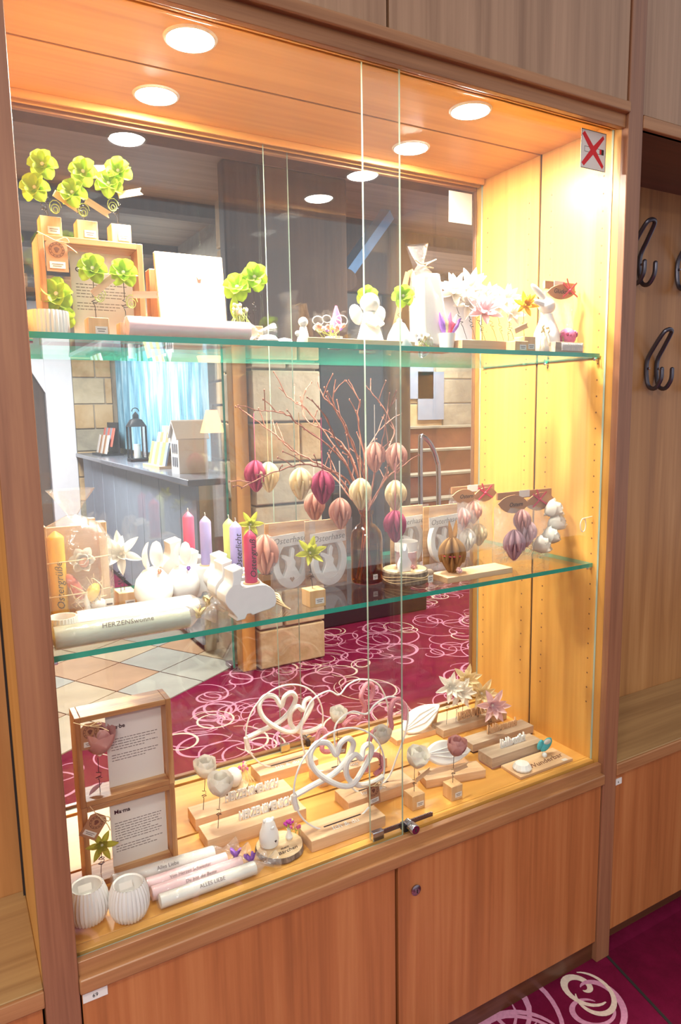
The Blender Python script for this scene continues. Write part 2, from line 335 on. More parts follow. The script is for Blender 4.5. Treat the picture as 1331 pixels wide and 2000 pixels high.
# stone floor tiles beyond the carpet
tu = Vector((.859, .512, 0)); tv = Vector((-.512, .859, 0)); t0 = Vector((.2, 2.0, 0)); ts = .33
tm = cached('tile', lambda: bx(.004, ts-.004, .004, ts-.004, 0, .006))
for i in range(-3, 7):
    for j in range(0, 9):
        c = t0 + tu*ts*i + tv*ts*j
        if -1.4 < c.x < 1.5 and c.y < 5.2: P(floor, 'floor_tile', tm, random.choice(['tile_a', 'tile_b', 'tile_a', 'tile_c']), tuple(c), (0, 0, math.atan2(tu.y, tu.x)))
S('ceiling', bx(-3.2, 6.4, .56, 8.2, 2.78, 2.85), 'ceil')
for k in range(6): S('trim_%d' % (k+1), bx(-3, 6.2, .9+1.15*k, 1.02+1.15*k, 2.70, 2.78), 'beam')
S('wall_far', bx(-3.2, 6.4, 8.1, 8.2, 0, 2.8), 'greyplaster'); S('wall_right', bx(6.3, 6.4, .56, 8.2, 0, 2.8), 'plaster'); S('wall_left', bx(-3.2, -3.1, .56, 8.2, 0, 2.8), 'plaster')
S('wall_divider_left', bx(-3.2, -.06, .535, .60, 0, 2.8), 'greyplaster'); S('wall_divider_right', bx(1.36, 6.4, .535, .60, 0, 2.8), 'greyplaster')
S('wall_above_cabinet', bx(-.06, 1.36, .535, .60, 2.185, 2.8), 'greyplaster')
def stones(parent, x0, x1, y0, y1, z0, z1, ch, cl, seed, axis='x', proud=.012):
    rnd = random.Random(seed); z = z0; row = 0
    while z < z1-.05:
        h = min(ch*rnd.uniform(.85, 1.15), z1-z); a0, a1 = (x0, x1) if axis == 'x' else (y0, y1)
        a = a0 - (cl*.5 if row % 2 else 0)
        while a < a1-.02:
            w = cl*rnd.uniform(.8, 1.25); s0, s1 = max(a, a0), min(a+w, a1); a += w
            if s1-s0 < .05: continue
            p = proud*rnd.uniform(.3, 1.3); g = .006
            if axis == 'x': b = bx(s0+g, s1-g, y0-p, y1+p, z+g, z+h-g)
            else: b = bx(x0-p, x1+p, s0+g, s1-g, z+g, z+h-g)
            P(parent, 'stone_block', b, rnd.choice(['stone_a', 'stone_a', 'stone_b', 'stone_c']), bev=.008)
        z += h; row += 1
pil = S('wall_pillar', bx(1.41, 1.81, 2.52, 2.93, 0, 2.78), 'mortar'); stones(pil, 1.39, 1.83, 2.5, 2.95, 0, 2.78, .26, .52, 4)
S('trim_7', bx(1.30, 1.385, 2.53, 2.62, 0, 2.78), 'inner_v', bev=.004)
par = S('wall_partition', bx(1.60, 1.72, 2.95, 8.1, 0, 2.78), 'mortar'); stones(par, 1.585, 1.735, 2.95, 6.6, .0, 2.4, .27, .5, 9, 'y')
S('trim_8', bx(1.24, 1.97, 2.40, 2.485, 1.86, 2.78), 'beam', bev=.01)
fw_ = S('wall_niche', bx(1.18, 1.60, 7.0, 7.1, 0, 2.78), 'mortar'); stones(fw_, 1.18, 1.6, 6.985, 7.1, 0, 2.4, .27, .36, 11)
dr = S('door_1', MB().box(.90, 1.18, 6.95, 7.1, 0, 2.7).box(-.32, .0, 6.95, 7.1, 0, 2.7).box(.0, .90, 6.95, 7.1, 2.35, 2.7), 'whitepaint', bev=.01)
P(dr, 'door_arch', MB().prism([(.90, 1.75), (.90, 2.4), (.0, 2.4), (.0, 1.75), (.18, 2.08), (.45, 2.2), (.72, 2.08)], 6.96, 7.02), 'whitepaint')
for k in range(6): P(dr, 'door_plank', bx(.005+.149*k, .15+.149*k, 7.04, 7.09, .02, 2.36), 'beam', bev=.004)
# glass door standing ajar beside the pillar
gd = T('glass_door', 'greenish frameless glass door standing open beside the stone pillar', 'door', (1.27, 2.6, 0))
P(gd, 'pane', bx(-.005, .005, 0, .345, .012, 2.2), 'shelfglass'); P(gd, 'pane_edge', bx(-.006, .006, -.004, 0, .012, 2.2), 'edge'); P(gd, 'floor_pivot', bx(-.02, .02, .0, .09, 0, .03), 'steel', bev=.003)
# counter with its load
ct = T('counter', 'long grey counter with panelled front in front of the blue curtain', 'counter', (1.18, 2.8, 0))
P(ct, 'counter_top', bx(-.02, .385, .17, 4.15, 1.06, 1.10), 'countertop', bev=.006)
for k in range(8): P(ct, 'front_panel', bx(.03, .05, max(.18, .02+.5*k), .51+.5*k, .05, 1.06), 'counter', bev=.004)
P(ct, 'end_panel', bx(.05, .38, .18, .21, 0, 1.06), 'stone_b'); P(ct, 'plinth', bx(.06, .37, .21, 4.1, 0, .06), 'dark_wood')
cu = T('blue_curtain', 'pale blue draped curtain hanging on the stone wall behind the counter', 'curtain', (1.555, 3.6, 1.16))
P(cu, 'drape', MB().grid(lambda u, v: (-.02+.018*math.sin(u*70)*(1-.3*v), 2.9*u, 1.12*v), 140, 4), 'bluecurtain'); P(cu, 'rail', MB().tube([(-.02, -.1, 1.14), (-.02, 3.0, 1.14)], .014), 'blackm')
wn = S('window_1', bx(1.572, 1.582, 3.9, 6.4, 1.25, 2.2), 'window')
lt = T('lantern', 'black metal lantern with glass panes on the counter', 'lantern', (1.36, 5.0, 1.10))
P(lt, 'base', bx(-.075, .075, -.075, .075, 0, .03), 'blackm', bev=.004); P(lt, 'roof', MB().lathe([(.105, .30), (.06, .36), (.03, .37), (.03, .40), (.001, .43)], 4), 'blackm', rot=(0, 0, PI/4))
for sx in (-1, 1):
    for sy in (-1, 1): P(lt, 'corner_bar', bx(sx*.065-.007, sx*.065+.007, sy*.065-.007, sy*.065+.007, .03, .305), 'blackm')
P(lt, 'candle', MB().lathe([(.03, .03), (.03, .15)], 14), 'wax_w'); P(lt, 'handle', MB().tube([(.03*math.cos(a), 0, .43+.03*math.sin(a)) for a in [PI*k/8 for k in range(9)]], .004), 'blackm')
for x in (-1, 1): P(lt, 'pane', bx(x*.062-.001, x*.062+.001, -.06, .06, .03, .30), 'clearglass')
for i, (y, h, n, lab) in enumerate([(6.3, .27, 5, 'far leaflet stand on the counter left of the lantern, dark and white leaflets'), (4.2, .25, 6, 'leaflet stand on the counter right of the lantern, filled with colourful cards')]):
    st = T('leaflet_stand', lab, 'leaflets', (1.36, y, 1.10)); P(st, 'stand_base', bx(-.1, .12, -.24, .24, 0, .02), 'blackm' if i == 0 else 'beech')
    P(st, 'stand_back', bx(.07, .085, -.24, .24, .02, h+.06), 'blackm' if i == 0 else 'beech')
    for k in range(n):
        for rw in range(2): P(st, 'leaflet', bx(-.006, .006, -.038, .038, 0, h*.7), ['p_card', 'counter', 'coral', 'p_kraft', 'fl_green', 'greyplaster'][(k*3+rw*2+i) % 6], (-.05+rw*.055, -.2+k*.4/(n-1), .02+rw*.07), (0, .22, 0))
hs = T('model_house', 'small white wooden model house with windows at the end of the counter', 'model house', (1.36, 3.55, 1.10))
P(hs, 'walls', MB().prism([(-.09, 0), (.09, 0), (.09, .24), (0, .34), (-.09, .24)], -.10, .10, 'yz'), 'matwhite')
for sg in (-1, 1): P(hs, 'roof', MB().box(-.115, .115, 0, .155, 0, .012), 'matwhite', (0, 0, .352), (0 if sg > 0 else 0, 0, 0)).rotation_euler = (-.85 if sg > 0 else PI+.85, 0, 0)
for k in range(6): P(hs, 'window_opening', bx(-.104, -.099, -.055+.045*(k % 3), -.03+.045*(k % 3), .05+.09*(k//3), .11+.09*(k//3)), 'greyplaster')
lp = T('wall_lamp', 'small wall lamp with glowing orange shade on the stone wall', 'lamp', (1.43, 3.06, 1.38))
P(lp, 'shade', MB().lathe([(.075, 0), (.035, .14)], 20, cap=False), 'shade', (-.07, 0, 0)); P(lp, 'bracket', MB().tube([(.155, 0, .17), (-.07, 0, .17), (-.07, 0, .13)], .008), 'blackm')
# stove, stairs, handrail, upper timber
sv = T('tiled_stove', 'tall dark stove with bronze side column in the room behind', 'stove', (2.48, 3.05, 0))
P(sv, 'body', bx(-.36, .16, 0, .6, .10, 2.3), 'stove', bev=.015); P(sv, 'base', bx(-.40, .50, -.05, .64, 0, .12), 'blackm', bev=.01); P(sv, 'column', MB().lathe([(.15, .12), (.15, 2.3)], 24), 'bronze', (.33, .18, 0))
P(sv, 'fire_door', bx(-.28, .08, -.02, 0, .5, 1.0), 'blackm', bev=.01); P(sv, 'hood', MB().prism([(-.5, 2.3), (.5, 2.3), (.3, 2.78), (-.3, 2.78)], 0, .6), 'beam', bev=.01)
pw_ = S('wall_plaster', bx(2.05, 6.3, 4.9, 5.0, 0, 2.78), 'plaster'); stones(pw_, 3.3, 5.6, 4.885, 5.0, 0, 2.0, .3, .5, 15)
tb = T('timber_bracket', 'dark brown timber beam end with rounded nose under the ceiling', 'beam', (1.86, 2.75, 2.22))
P(tb, 'nose', MB().prism([(-.012, 0), (.26, 0)]+[(.26+.07*math.sin(a), .07-.07*math.cos(a)) for a in [PI*k/8 for k in range(1, 9)]]+[(-.012, .14)], -.1, .1), 'beam', bev=.01); P(tb, 'post', bx(-.012, .10, -.1, .1, .14, .55), 'beam', bev=.01)
P(tb, 'brace', MB().tube([(.30, .0, .13), (.62, .0, .52)], .05, 4), 'bluebeam', label='blue painted diagonal brace')
stp = T('brick_stairs', 'red brick stairs climbing behind the chrome handrail', 'stairs', (4.3, 3.70, 0))
for k in range(6): P(stp, 'step', bx(-.75, .75, .17*k, 1.14, .0, .22*(k+1)), 'brick', bev=.008); P(stp, 'tread', bx(-.76, .76, .17*k-.02, .17*k+.2, .22*(k+1), .22*(k+1)+.02), 'stone_c')
hr = T('handrail', 'chrome tube handrail with curved end in front of the brick stairs', 'handrail', (3.36, 3.6, 0))
P(hr, 'rail', MB().tube(smoothpts([(0, 0, 0), (0, 0, .7), (0, 0, 1.22), (.02, 0, 1.28), (.1, 0, 1.22), (.17, 0, 1.08), (.19, 0, .9), (.19, 0, 0)], 6), .021, 12), 'chrome'); P(hr, 'foot', MB().lathe([(.05, 0), (.05, .012)], 18), 'steel'); P(hr, 'foot', MB().lathe([(.05, 0), (.05, .012)], 18), 'steel', (.19, 0, 0))
for k, (x, z, w, h) in enumerate([(3.95, 1.62, .5, .5), (4.25, 1.40, .34, .5)]): tag(link('wall_notice', MB().box(x, x+w, 4.855, 4.865, z, z+h), 'counter'), ['large grey-blue notice sheet on the stone wall above the stairs', 'smaller grey-blue notice sheet lower on the stone wall above the stairs'][k], 'notice')

# ------------------------------------------------------------------ the display cabinet
cb = T('display_cabinet', 'built-in teak display cabinet lit from above with sliding glass on both sides', 'cabinet', (0, 0, 0))
P(cb, 'post', bx(-.055, XL, -.008, .012, 0, 2.78), 'post', bev=.002); P(cb, 'post', bx(1.302, 1.352, -.008, .012, 0, 2.78), 'post', bev=.002)
P(cb, 'post', bx(-.055, XL, .52, D, 0, 2.78), 'post', bev=.002); P(cb, 'post', bx(1.302, 1.352, .52, D, 0, 2.78), 'post', bev=.002)
for x0, x1 in ((-.055, XL), (XR, 1.351)):
    for y0, y1 in ((.012, .2625), (.2695, .52)): P(cb, 'side_panel', bx(x0, x1, y0, y1, .10, 2.17), 'inner_v', bev=.0008)
    P(cb, 'joint_strip', bx(x0+(-.004 if x0 < 0 else .004), x1+(-.004 if x0 < 0 else .004), .2625, .2695, .1, 2.17), 'gap')
for y0, y1 in ((.052, .2625), (.2695, .48)):
    P(cb, 'floor_panel', bx(XL, XR, y0, y1, .546, ZF), 'inner_h', bev=.0008); P(cb, 'soffit_panel', bx(XL, XR, y0, y1, ZS, ZS+.018), 'inner_h', bev=.0008)
P(cb, 'joint_strip', bx(XL, XR, .2625, .2695, .55, ZF-.006), 'gap'); P(cb, 'joint_strip', bx(XL, XR, .2625, .2695, ZS+.006, ZS+.02), 'gap')
for f in (0, 1):
    g = (lambda a, b: (a, b)) if f == 0 else (lambda a, b: (D-b, D-a))
    P(cb, 'sill_rail', bx(XL, 1.302, *g(0, .014), .530, .572), 'case_h', bev=.0015); P(cb, 'track', bx(XL, 1.302, *g(.027, .046), .546, .570), 'inner_h', bev=.001)
    P(cb, 'track_groove', bx(XL, 1.302, *g(.014, .052), .54, .556), 'gap'); P(cb, 'sill_lip', bx(XL, 1.302, *g(-.014, .012), .519, .547), 'case_h', bev=.003)
    P(cb, 'head_rail', bx(XL, 1.302, *g(0, .014), 2.127, 2.165), 'case_h', bev=.0015); P(cb, 'head_lip', bx(XL, 1.302, *g(-.014, .012), 2.156, 2.179), 'case_h', bev=.003)
    P(cb, 'head_track', bx(XL, 1.302, *g(.026, .031), 2.132, 2.165), 'inner_h', bev=.001); P(cb, 'head_track', bx(XL, 1.302, *g(.043, .05), 2.135, 2.165), 'inner_h', bev=.001)
    P(cb, 'track_groove', bx(XL, 1.302, *g(.014, .052), 2.158, 2.168), 'gap')
def pane(x0, x1, y0, y1):
    mb = MB().box(x0, x1, y0, y1, .566, 2.152); mb.m = [1, 1, 0, 1, 0, 1]; return mb
gp = P(cb, 'glass_pane', pane(.001, .685, .0170, .0225), ['glass', 'paneedge']); P(cb, 'glass_pane', pane(.612, 1.3045, .0345, .040), ['glass', 'paneedge'])
P(cb, 'glass_pane', pane(.001, .685, D-.0225, D-.017), ['glass', 'paneedge']); P(cb, 'glass_pane', pane(.612, 1.3045, D-.04, D-.0345), ['glass', 'paneedge'])
# pin holes
hm = MB()
for x in (XL+.0004, XR-.0004):
    for y in (.06, .225, .305, .47):
        for k in range(34):
            z = .72+.04*k; n = 8; r = .0024
            hm.add([(x, y+r*math.cos(2*PI*j/n), z+r*math.sin(2*PI*j/n)) for j in range(n)], [tuple(range(n))])
o = P(cb, 'pin_holes', hm, 'sepia'); o['kind'] = 'stuff'
for z in (Z1-.010, Z2-.010):
    for x, s in ((XL, 1), (XR, -1)):
        for y in (.06, .225, .305, .47): P(cb, 'shelf_pin', MB().lathe([(.004, 0), (.004, .012), (.0025, .013)], 8, axis='x'), 'clearglass' if y > .3 else 'chrome', (x, y, z-.0041), (0, 0, 0 if s > 0 else PI))
# lower doors
P(cb, 'carcass', MB().box(-.0, 1.302, .024, .50, .06, .518), 'gap'); P(cb, 'plinth', bx(-.0, 1.302, .008, .48, 0, .06), 'dark_wood')
P(cb, 'cabinet_door', bx(.003, .6485, -.004, .016, .062, .5165), 'door', bev=.001); dd = P(cb, 'cabinet_door', bx(.6565, 1.2985, -.004, .016, .062, .5165), 'door', bev=.001)
P(dd, 'door_lock', MB().lathe([(.0115, 0), (.0125, .004), (.009, .006), (.006, .0065), (.006, .008), (.0001, .008)], 20), 'steel', (.702, -.004, .444), (PI/2, 0, 0)); P(dd, 'keyhole', bx(-.0012, .0012, -.0005, 0, -.004, .004), 'ink', (.702, -.0122, .444))
P(cb, 'number_label', bx(.004, .045, -.0062, -.004, .497, .515), 'p_card'); text(cb, '69', .010, 'ink', (.0245, -.0064, .502))
P(cb, 'upper_door', bx(.003, .6415, -.004, .016, 2.182, 2.775), 'upper', bev=.001); P(cb, 'upper_door', bx(.6475, 1.2985, -.004, .016, 2.182, 2.775), 'upper', bev=.001); P(cb, 'upper_carcass', bx(0, 1.302, .02, .50, 2.172, 2.775), 'gap')
# ratchet lock on the sliding panes
for f in (0, 1):
    lk = P(cb, 'ratchet_lock', MB().box(.622, .775, -.0015, .0015, -.0045, .0045), 'steel', (0, .0305 if f == 0 else D-.0305, .583))
    tm_ = MB()
    for k in range(34): tm_.box(.64+.0039*k, .642+.0039*k, -.0017, .0017, .0045, .0062)
    P(lk, 'teeth', tm_, 'steel'); P(lk, 'clip', bx(.612, .640, -.006, .006, -.012, .008), 'chrome', bev=.0015)
    cy = P(lk, 'lock_cylinder', MB().lathe([(.010, 0), (.010, .012), (.0085, .0125), (.0085, .016), (.011, .0165), (.011, .032), (.0095, .034), (.0001, .034)], 22), 'chrome', (.703, -.002 if f == 0 else .002, .003), (PI/2 if f == 0 else -PI/2, 0, 0))
    P(lk, 'lock_block', bx(.690, .700, -.012, .006, -.012, .004), 'blackm'); P(lk, 'keyway', bx(-.0012, .0012, -.0004, .0004, -.004, .004), 'ink', (.703, -.0365 if f == 0 else .0365, .003))
# no smoking sign, and the back of its twin on the rear pane
ns = T('no_smoking_sign', 'white no smoking sign with red cross over a cigarette on the glass corner', 'sign', (1.236, .0338, 2.078))
P(ns, 'card', bx(-.041, .041, -.0006, 0, -.042, .042), 'p_card')
P(ns, 'border', MB().ringprism([(-.041, -.042), (.041, -.042), (.041, .042), (-.041, .042)], [(-.0398, -.0408), (.0398, -.0408), (.0398, .0408), (-.0398, .0408)], -.0009, -.0006), 'ink')
P(ns, 'cigarette', MB().ringprism([(-.030, -.006), (.026, -.006), (.026, .006), (-.030, .006)], [(-.029, -.005), (.025, -.005), (.025, .005), (-.029, .005)], -.0009, -.0006), 'greyink'); P(ns, 'ember', bx(.026, .034, -.0009, -.0006, -.006, .006), 'ink'); P(ns, 'cigarette_tip', bx(.020, .026, -.001, -.0006, -.005, .005), 'red')
for sg in (-1, 1): P(ns, 'cross_stroke', MB().prism([(-.0355*1-.003, sg*-.031), (-.031, sg*-.037), (.002, sg*-.006), (.034, sg*.030), (.030, sg*.036), (-.005, sg*.006)], -.0012 if sg > 0 else -.0014, -.0006), 'red')
tag(link('sign_back', bx(1.185, 1.270, D-.0336, D-.033, 2.024, 2.109), 'p_card'), 'plain white back of a square sign on the rear glass corner', 'sign')
# recessed downlights
for k, (x, y, lab) in enumerate([(.317, .134, 'round recessed downlight front left, brightest in the soffit'), (.323, .381, 'round recessed downlight rear left in the soffit'), (.957, .136, 'round recessed downlight front right in the soffit near the sign'), (.968, .378, 'round recessed downlight rear right in the soffit')]):
    dl = T('downlight', lab, 'ceiling light', (x, y, ZS), group='downlights in the cabinet soffit')
    P(dl, 'trim_ring', MB().lathe([(.041, -.0005), (.042, -.004), (.046, -.003), (.048, 0)], 32, cap=False), 'white'); P(dl, 'lens', MB().lathe([(.0408, -.0005), (.038, -.003), (.028, -.0055), (.001, -.0065)], 28), 'lampglow')
    sd = bpy.data.lights.new('downlight_beam', 'SPOT'); sd.energy = 42; sd.color = (1, .93, .80); sd.spot_size = math.radians(135); sd.spot_blend = 1.0; sd.shadow_soft_size = .03
    so = bpy.data.objects.new('downlight_beam', sd); col.objects.link(so); so.parent = dl; so.location = (0, 0, -.012)
# glass shelves
for z, lab in ((Z1, 'upper glass shelf with teal edge inside the cabinet, above eye level'), (Z2, 'lower glass shelf with dark green edge inside the cabinet')):
    mb = MB().box(.003, 1.303, .052, .478, z-.010, z); mb.m = [0, 0, 1, 1, 1, 1]
    tag(link('glass_shelf', mb, ['shelfglass', 'edge']), lab, 'shelf')
# ------------------------------------------------------------------ coat niches left and right
for side, x0, x1, lab in (('r', 1.352, 2.7, 'teak coat niche with bench right of the display cabinet'), ('l', -1.3, -.055, 'teak coat niche with bench left of the display cabinet')):
    nc = T('coat_niche', lab, 'wardrobe', (0, 0, 0)); zb = .56 if side == 'r' else .552
    P(nc, 'back_panel', bx(x0, x1, .28, .30, .5, 2.2), 'niche'); P(nc, 'bench_seat', bx(x0, x1, -.002, .28, zb-.03, zb), 'bench', bev=.002); P(nc, 'bench_lip', bx(x0, x1, -.010, -.002, zb-.032, zb-.001), 'case_h', bev=.002)
    P(nc, 'bench_front', bx(x0+.004, x0+.62 if side == 'r' else x1-.004, 0, .018, .07, zb-.036), 'door', bev=.001)
    if side == 'r': P(nc, 'bench_front', bx(x0+.626, x1, 0, .018, .07, zb-.036), 'door', bev=.001)
    P(nc, 'plinth', bx(x0, x1, .04, .27, 0, .07), 'dark_wood'); P(nc, 'carcass', bx(x0, x1, .02, .27, .07, zb-.03), 'gap')
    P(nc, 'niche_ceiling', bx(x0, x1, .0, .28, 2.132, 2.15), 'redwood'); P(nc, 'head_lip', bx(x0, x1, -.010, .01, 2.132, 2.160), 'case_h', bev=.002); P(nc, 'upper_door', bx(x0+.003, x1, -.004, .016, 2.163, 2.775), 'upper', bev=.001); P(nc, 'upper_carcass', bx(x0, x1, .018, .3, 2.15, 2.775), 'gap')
    if side == 'r':
        P(nc, 'number_label', bx(x0+.003, x0+.030, -.0022, 0, .495, .512), 'p_card'); text(nc, '6', .009, 'ink', (x0+.0165, -.0024, .4995))
def hook(x, z, lab):
    h = T('coat_hook', lab, 'coat hook', (x, .28, z), group='iron coat hooks on the niche panel'); w = .024
    half = [(w, -.060, .055), (w, -.058, .025), (w, -.040, .0), (w, -.018, .005), (w, -.008, .035), (w, -.008, .085), (w*.95, -.030, .125), (w*.75, -.055, .163), (w*.3, -.062, .172)]
    pts = half + [(-a, b, c) for a, b, c in half[::-1]]
    P(h, 'rod', MB().tube(smoothpts(pts, 4), .0065, 9), 'iron')
    for s in (-1, 1): P(h, 'screw', MB().lathe([(.004, 0), (.003, .003)], 10), 'steel', (s*w, -.0145, .06), (PI/2, 0, 0)); P(h, 'tip', MB().ball((0, 0, 0), .0068, 6), 'iron', (s*w, -.060, .056))
hook(1.70, 1.850, 'upper iron coat hook nearest the cabinet post, half hidden by it'); hook(1.925, 1.850, 'upper iron coat hook at the right edge of the photo'); hook(1.80, 1.548, 'lower iron double coat hook, wholly in view'); hook(2.015, 1.548, 'lower iron coat hook cut off by the right edge of the photo')
# ------------------------------------------------------------------ builders for the goods
def petal(L, W, tip, cup, bend):
    def mk():
        def fn(u, v):
            v = 2*v-1
            pr = (math.sin(PI*u**.72)**.55 if u < 1 else 0) if tip else (math.sin(PI*u**.85)**.9 if u < 1 else 0)
            h = W/2*max(pr, .02); b = bend*u
            return (L*u*math.cos(b), v*h*(1-.25*cup*abs(v)), L*u*math.sin(b) + cup*h*(v*v))
        return MB().grid(fn, 7, 4)
    return cached(('petal', L, W, tip, cup, bend), mk, angle=80)
KIND = {'clover': (.0265, .031, 1, .7, .25, [(5, 8, 0), (5, -40, .6)]), 'star': (.036, .0155, 0, .85, .3, [(6, 12, 0), (5, 50, .5)]), 'lotus': (.032, .027, 1, .7, .4, [(6, 10, 0), (4, 42, .5)]),
        'lily': (.038, .017, 0, .9, .25, [(6, 5, 0), (6, 38, .52)]), 'bud': (.046, .044, 1, .6, .6, [(5, 26, 0), (5, 44, .6)]), 'rose': (.011, .012, 1, .9, .8, [(5, 25, 0), (4, 55, .5), (3, 75, .2)])}
FRONT = (-.35, -.86, .28)
def blossom(parent, loc, kind, mat, axis=FRONT, s=1.0, centre='ivory', spin=0, name='blossom'):
    L, W, tip, cup, bend, rings = KIND[kind]; L, W = round(L*s, 4), round(W*s, 4)
    b = P(parent, name, cached(('bead', round(.0035*s, 4)), lambda: MB().ball((0, 0, .002), .0035*s, 6)), centre, loc, quat_to(axis))
    pm = petal(L, W, tip, cup, bend)
    for n, tilt, ph in rings:
        for k in range(n):
            a = 2*PI*k/n + ph + spin; t = math.radians(tilt + random.uniform(-5, 5))
            P(b, 'petal', pm, mat, (0, 0, 0), (Matrix.Rotation(a, 3, 'Z') @ Matrix.Rotation(-t, 3, 'Y')).to_euler())
    return b
def curl(p0, p1, turns=3, r=.005, part=(.3, .55)):
    p0, p1 = Vector(p0), Vector(p1); pts = []
    for i in range(41):
        t = i/40; p = p0.lerp(p1, t); a, b = part
        w = max(0, min(1, (t-a)/.06, (b-t)/.06)) if a < t < b else 0
        th = 2*PI*turns*(t-a)/(b-a); pts.append(p + Vector((math.cos(th)*r*w, math.sin(th)*r*w, math.sin(th*.5)*r*.4*w)))
    return pts
def wire(parent, p0, p1, turns=3, r=.005, part=(.3, .55), mat='wire', th=.0007): return P(parent, 'wire', MB().tube(curl(p0, p1, turns, r, part), th, 5), mat)
def price(parent, loc, w=.018, h=.011, rot=(0, 0, 0), name='price_label'):
    o = P(parent, name, cached(('price', w, h), lambda: bx(-w/2, w/2, -.0003, .0003, -h/2, h/2)), 'p_card', loc, rot)
    P(o, 'print', cached(('pline', w, h), lambda: MB().box(-w*.36, w*.36, -.0005, -.0003, h*.08, h*.2).box(-w*.3, w*.25, -.0005, -.0003, -h*.22, -h*.1)), 'greyink'); return o
def block(parent, w=.036, d=.036, h=.036, mat='beech_z', label=True):
    P(parent, 'block', cached(('blk', w, d, h), lambda: bx(-w/2, w/2, -d/2, d/2, 0, h)), mat, bev=.001)
    if label: price(parent, (.004, -d/2-.0005, h*.36), .02, .012)
def kraft_tag(parent, loc, rot=(0, 0, 0), w=.034, h=.05, lab=True):
    o = P(parent, 'kraft_tag', cached(('tag', w, h), lambda: MB().prism([(-w/2, -h/2), (w/2, -h/2), (w/2, h/2-.008), (w/2-.008, h/2), (-w/2+.008, h/2), (-w/2, h/2-.008)], -.0005, .0005)), 'p_kraft', loc, rot)
    c = [(math.cos(2*PI*k/28), math.sin(2*PI*k/28)) for k in range(28)]
    def st():
        mb = MB()
        for R, r in ((.013, .0122), (.0095, .0089)): mb.ringprism([(R*a, R*b) for a, b in c], [(r*a, r*b) for a, b in c], -.0009, -.0005)
        for k in range(12):
            a = 2*PI*k/12; mb.box(.0109*math.cos(a)-.0009, .0109*math.cos(a)+.0009, -.0009, -.0005, .0109*math.sin(a)-.0007, .0109*math.sin(a)+.0007)
        return mb.prism([(.004*math.cos(a)*(1+.3*math.sin(3*a)), .005*math.sin(a)) for a in [2*PI*k/14 for k in range(14)]], -.0009, -.0005)
    P(o, 'stamp', cached('stamp', st), 'sepia', (0, 0, h*.16))
    if lab: price(o, (0, -.0007, -h*.3), w*.72, h*.2)
    P(o, 'raffia_bow', cached('bow', lambda: MB().tube(smoothpts([(-.03, -.002, .012), (-.012, -.004, .004), (0, -.003, 0), (.015, -.005, .006), (.02, -.004, -.002), (0, -.004, -.001), (.02, -.003, -.008), (.034, -.002, -.018)], 4), .0009, 5)), 'rope', (0, 0, h/2-.004))
    return o
def dashes(parent, x0, x1, ztop, rows, dz, y, mat='ink', seed=0):
    rnd = random.Random(seed); mb = MB()
    for r in range(rows):
        if r in (rows-4,): continue
        x = x0; end = x1-rnd.uniform(0, .3)*(x1-x0) if r % 3 else x1
        while x < end-.002:
            w = rnd.uniform(.003, .010); w = min(w, end-x); mb.box(x, x+w, y-.0003, y, ztop-r*dz-.0007, ztop-r*dz+.0007); x += w+.0017
    return P(parent, 'printed_lines', mb, mat)
def candle(parent, r, h, mat, loc=(0, 0, 0), rot=(0, 0, 0), wick=True, name='candle', txt=None, ts=.012):
    c = P(parent, name, cached(('candle', r, h), lambda: MB().lathe([(r*.96, 0), (r, .002), (r, h-.006), (r*.8, h-.002), (r*.2, h+.006), (.0012, h+.007)], 24)), mat, loc, rot)
    if wick: P(c, 'wick', cached('wick', lambda: MB().tube([(0, 0, 0), (.0006, 0, .004), (-.0004, 0, .009)], .001, 5)), 'wax_w', (0, 0, h+.006))
    if txt: text(c, txt, ts, 'ink', (.0045+ts*.1, -r-.0004, h*.12), (PI/2, -PI/2, 0), .0002, .25, align='LEFT')
    return c
def lying_candle(name, lab, cat, loc, L, r, mat, txt=None, rz=0, tail=True, shear=0, tsize=.010, bow=None):
    t = T(name, lab, cat, loc, rz)
    P(t, 'candle', MB().lathe([(r*.5, 0), (r*.96, .001), (r, .003), (r, L-.003), (r*.9, L)], 24, axis='x', c=(0, 0, r+.0012)), mat)
    th_ = .85
    if txt: text(t, txt, tsize, 'greyink', (L*.52, -(r+.0012)*math.sin(th_)-.35*tsize*math.cos(th_), r+.0012+(r+.0012)*math.cos(th_)-.35*tsize*math.sin(th_)), (th_, 0, 0), .0002, shear)
    R = r+.0011
    prof = [(R*.7, -.004), (R, .0), (R, L), (R*.75, L+.008), (.004, L+.020)]
    if tail: prof += [(.009, L+.032), (.019, L+.050)]
    P(t, 'cellophane', MB().lathe(prof, 26, .0 if not tail else .03, 9, axis='x', c=(0, 0, R), cap=False), 'cello')
    if bow:
        b = P(t, 'ribbon_bow', MB().lathe([(.0052, L+.016), (.0052, L+.024)], 12, axis='x', c=(0, 0, R)), bow)
        for k in range(5): P(b, 'ribbon_loop', petal(.022, .012, 1, .6, .9), bow, (L+.02, -.004, R), (random.uniform(-1, 1), -.3-random.random(), k*1.25))
    return t
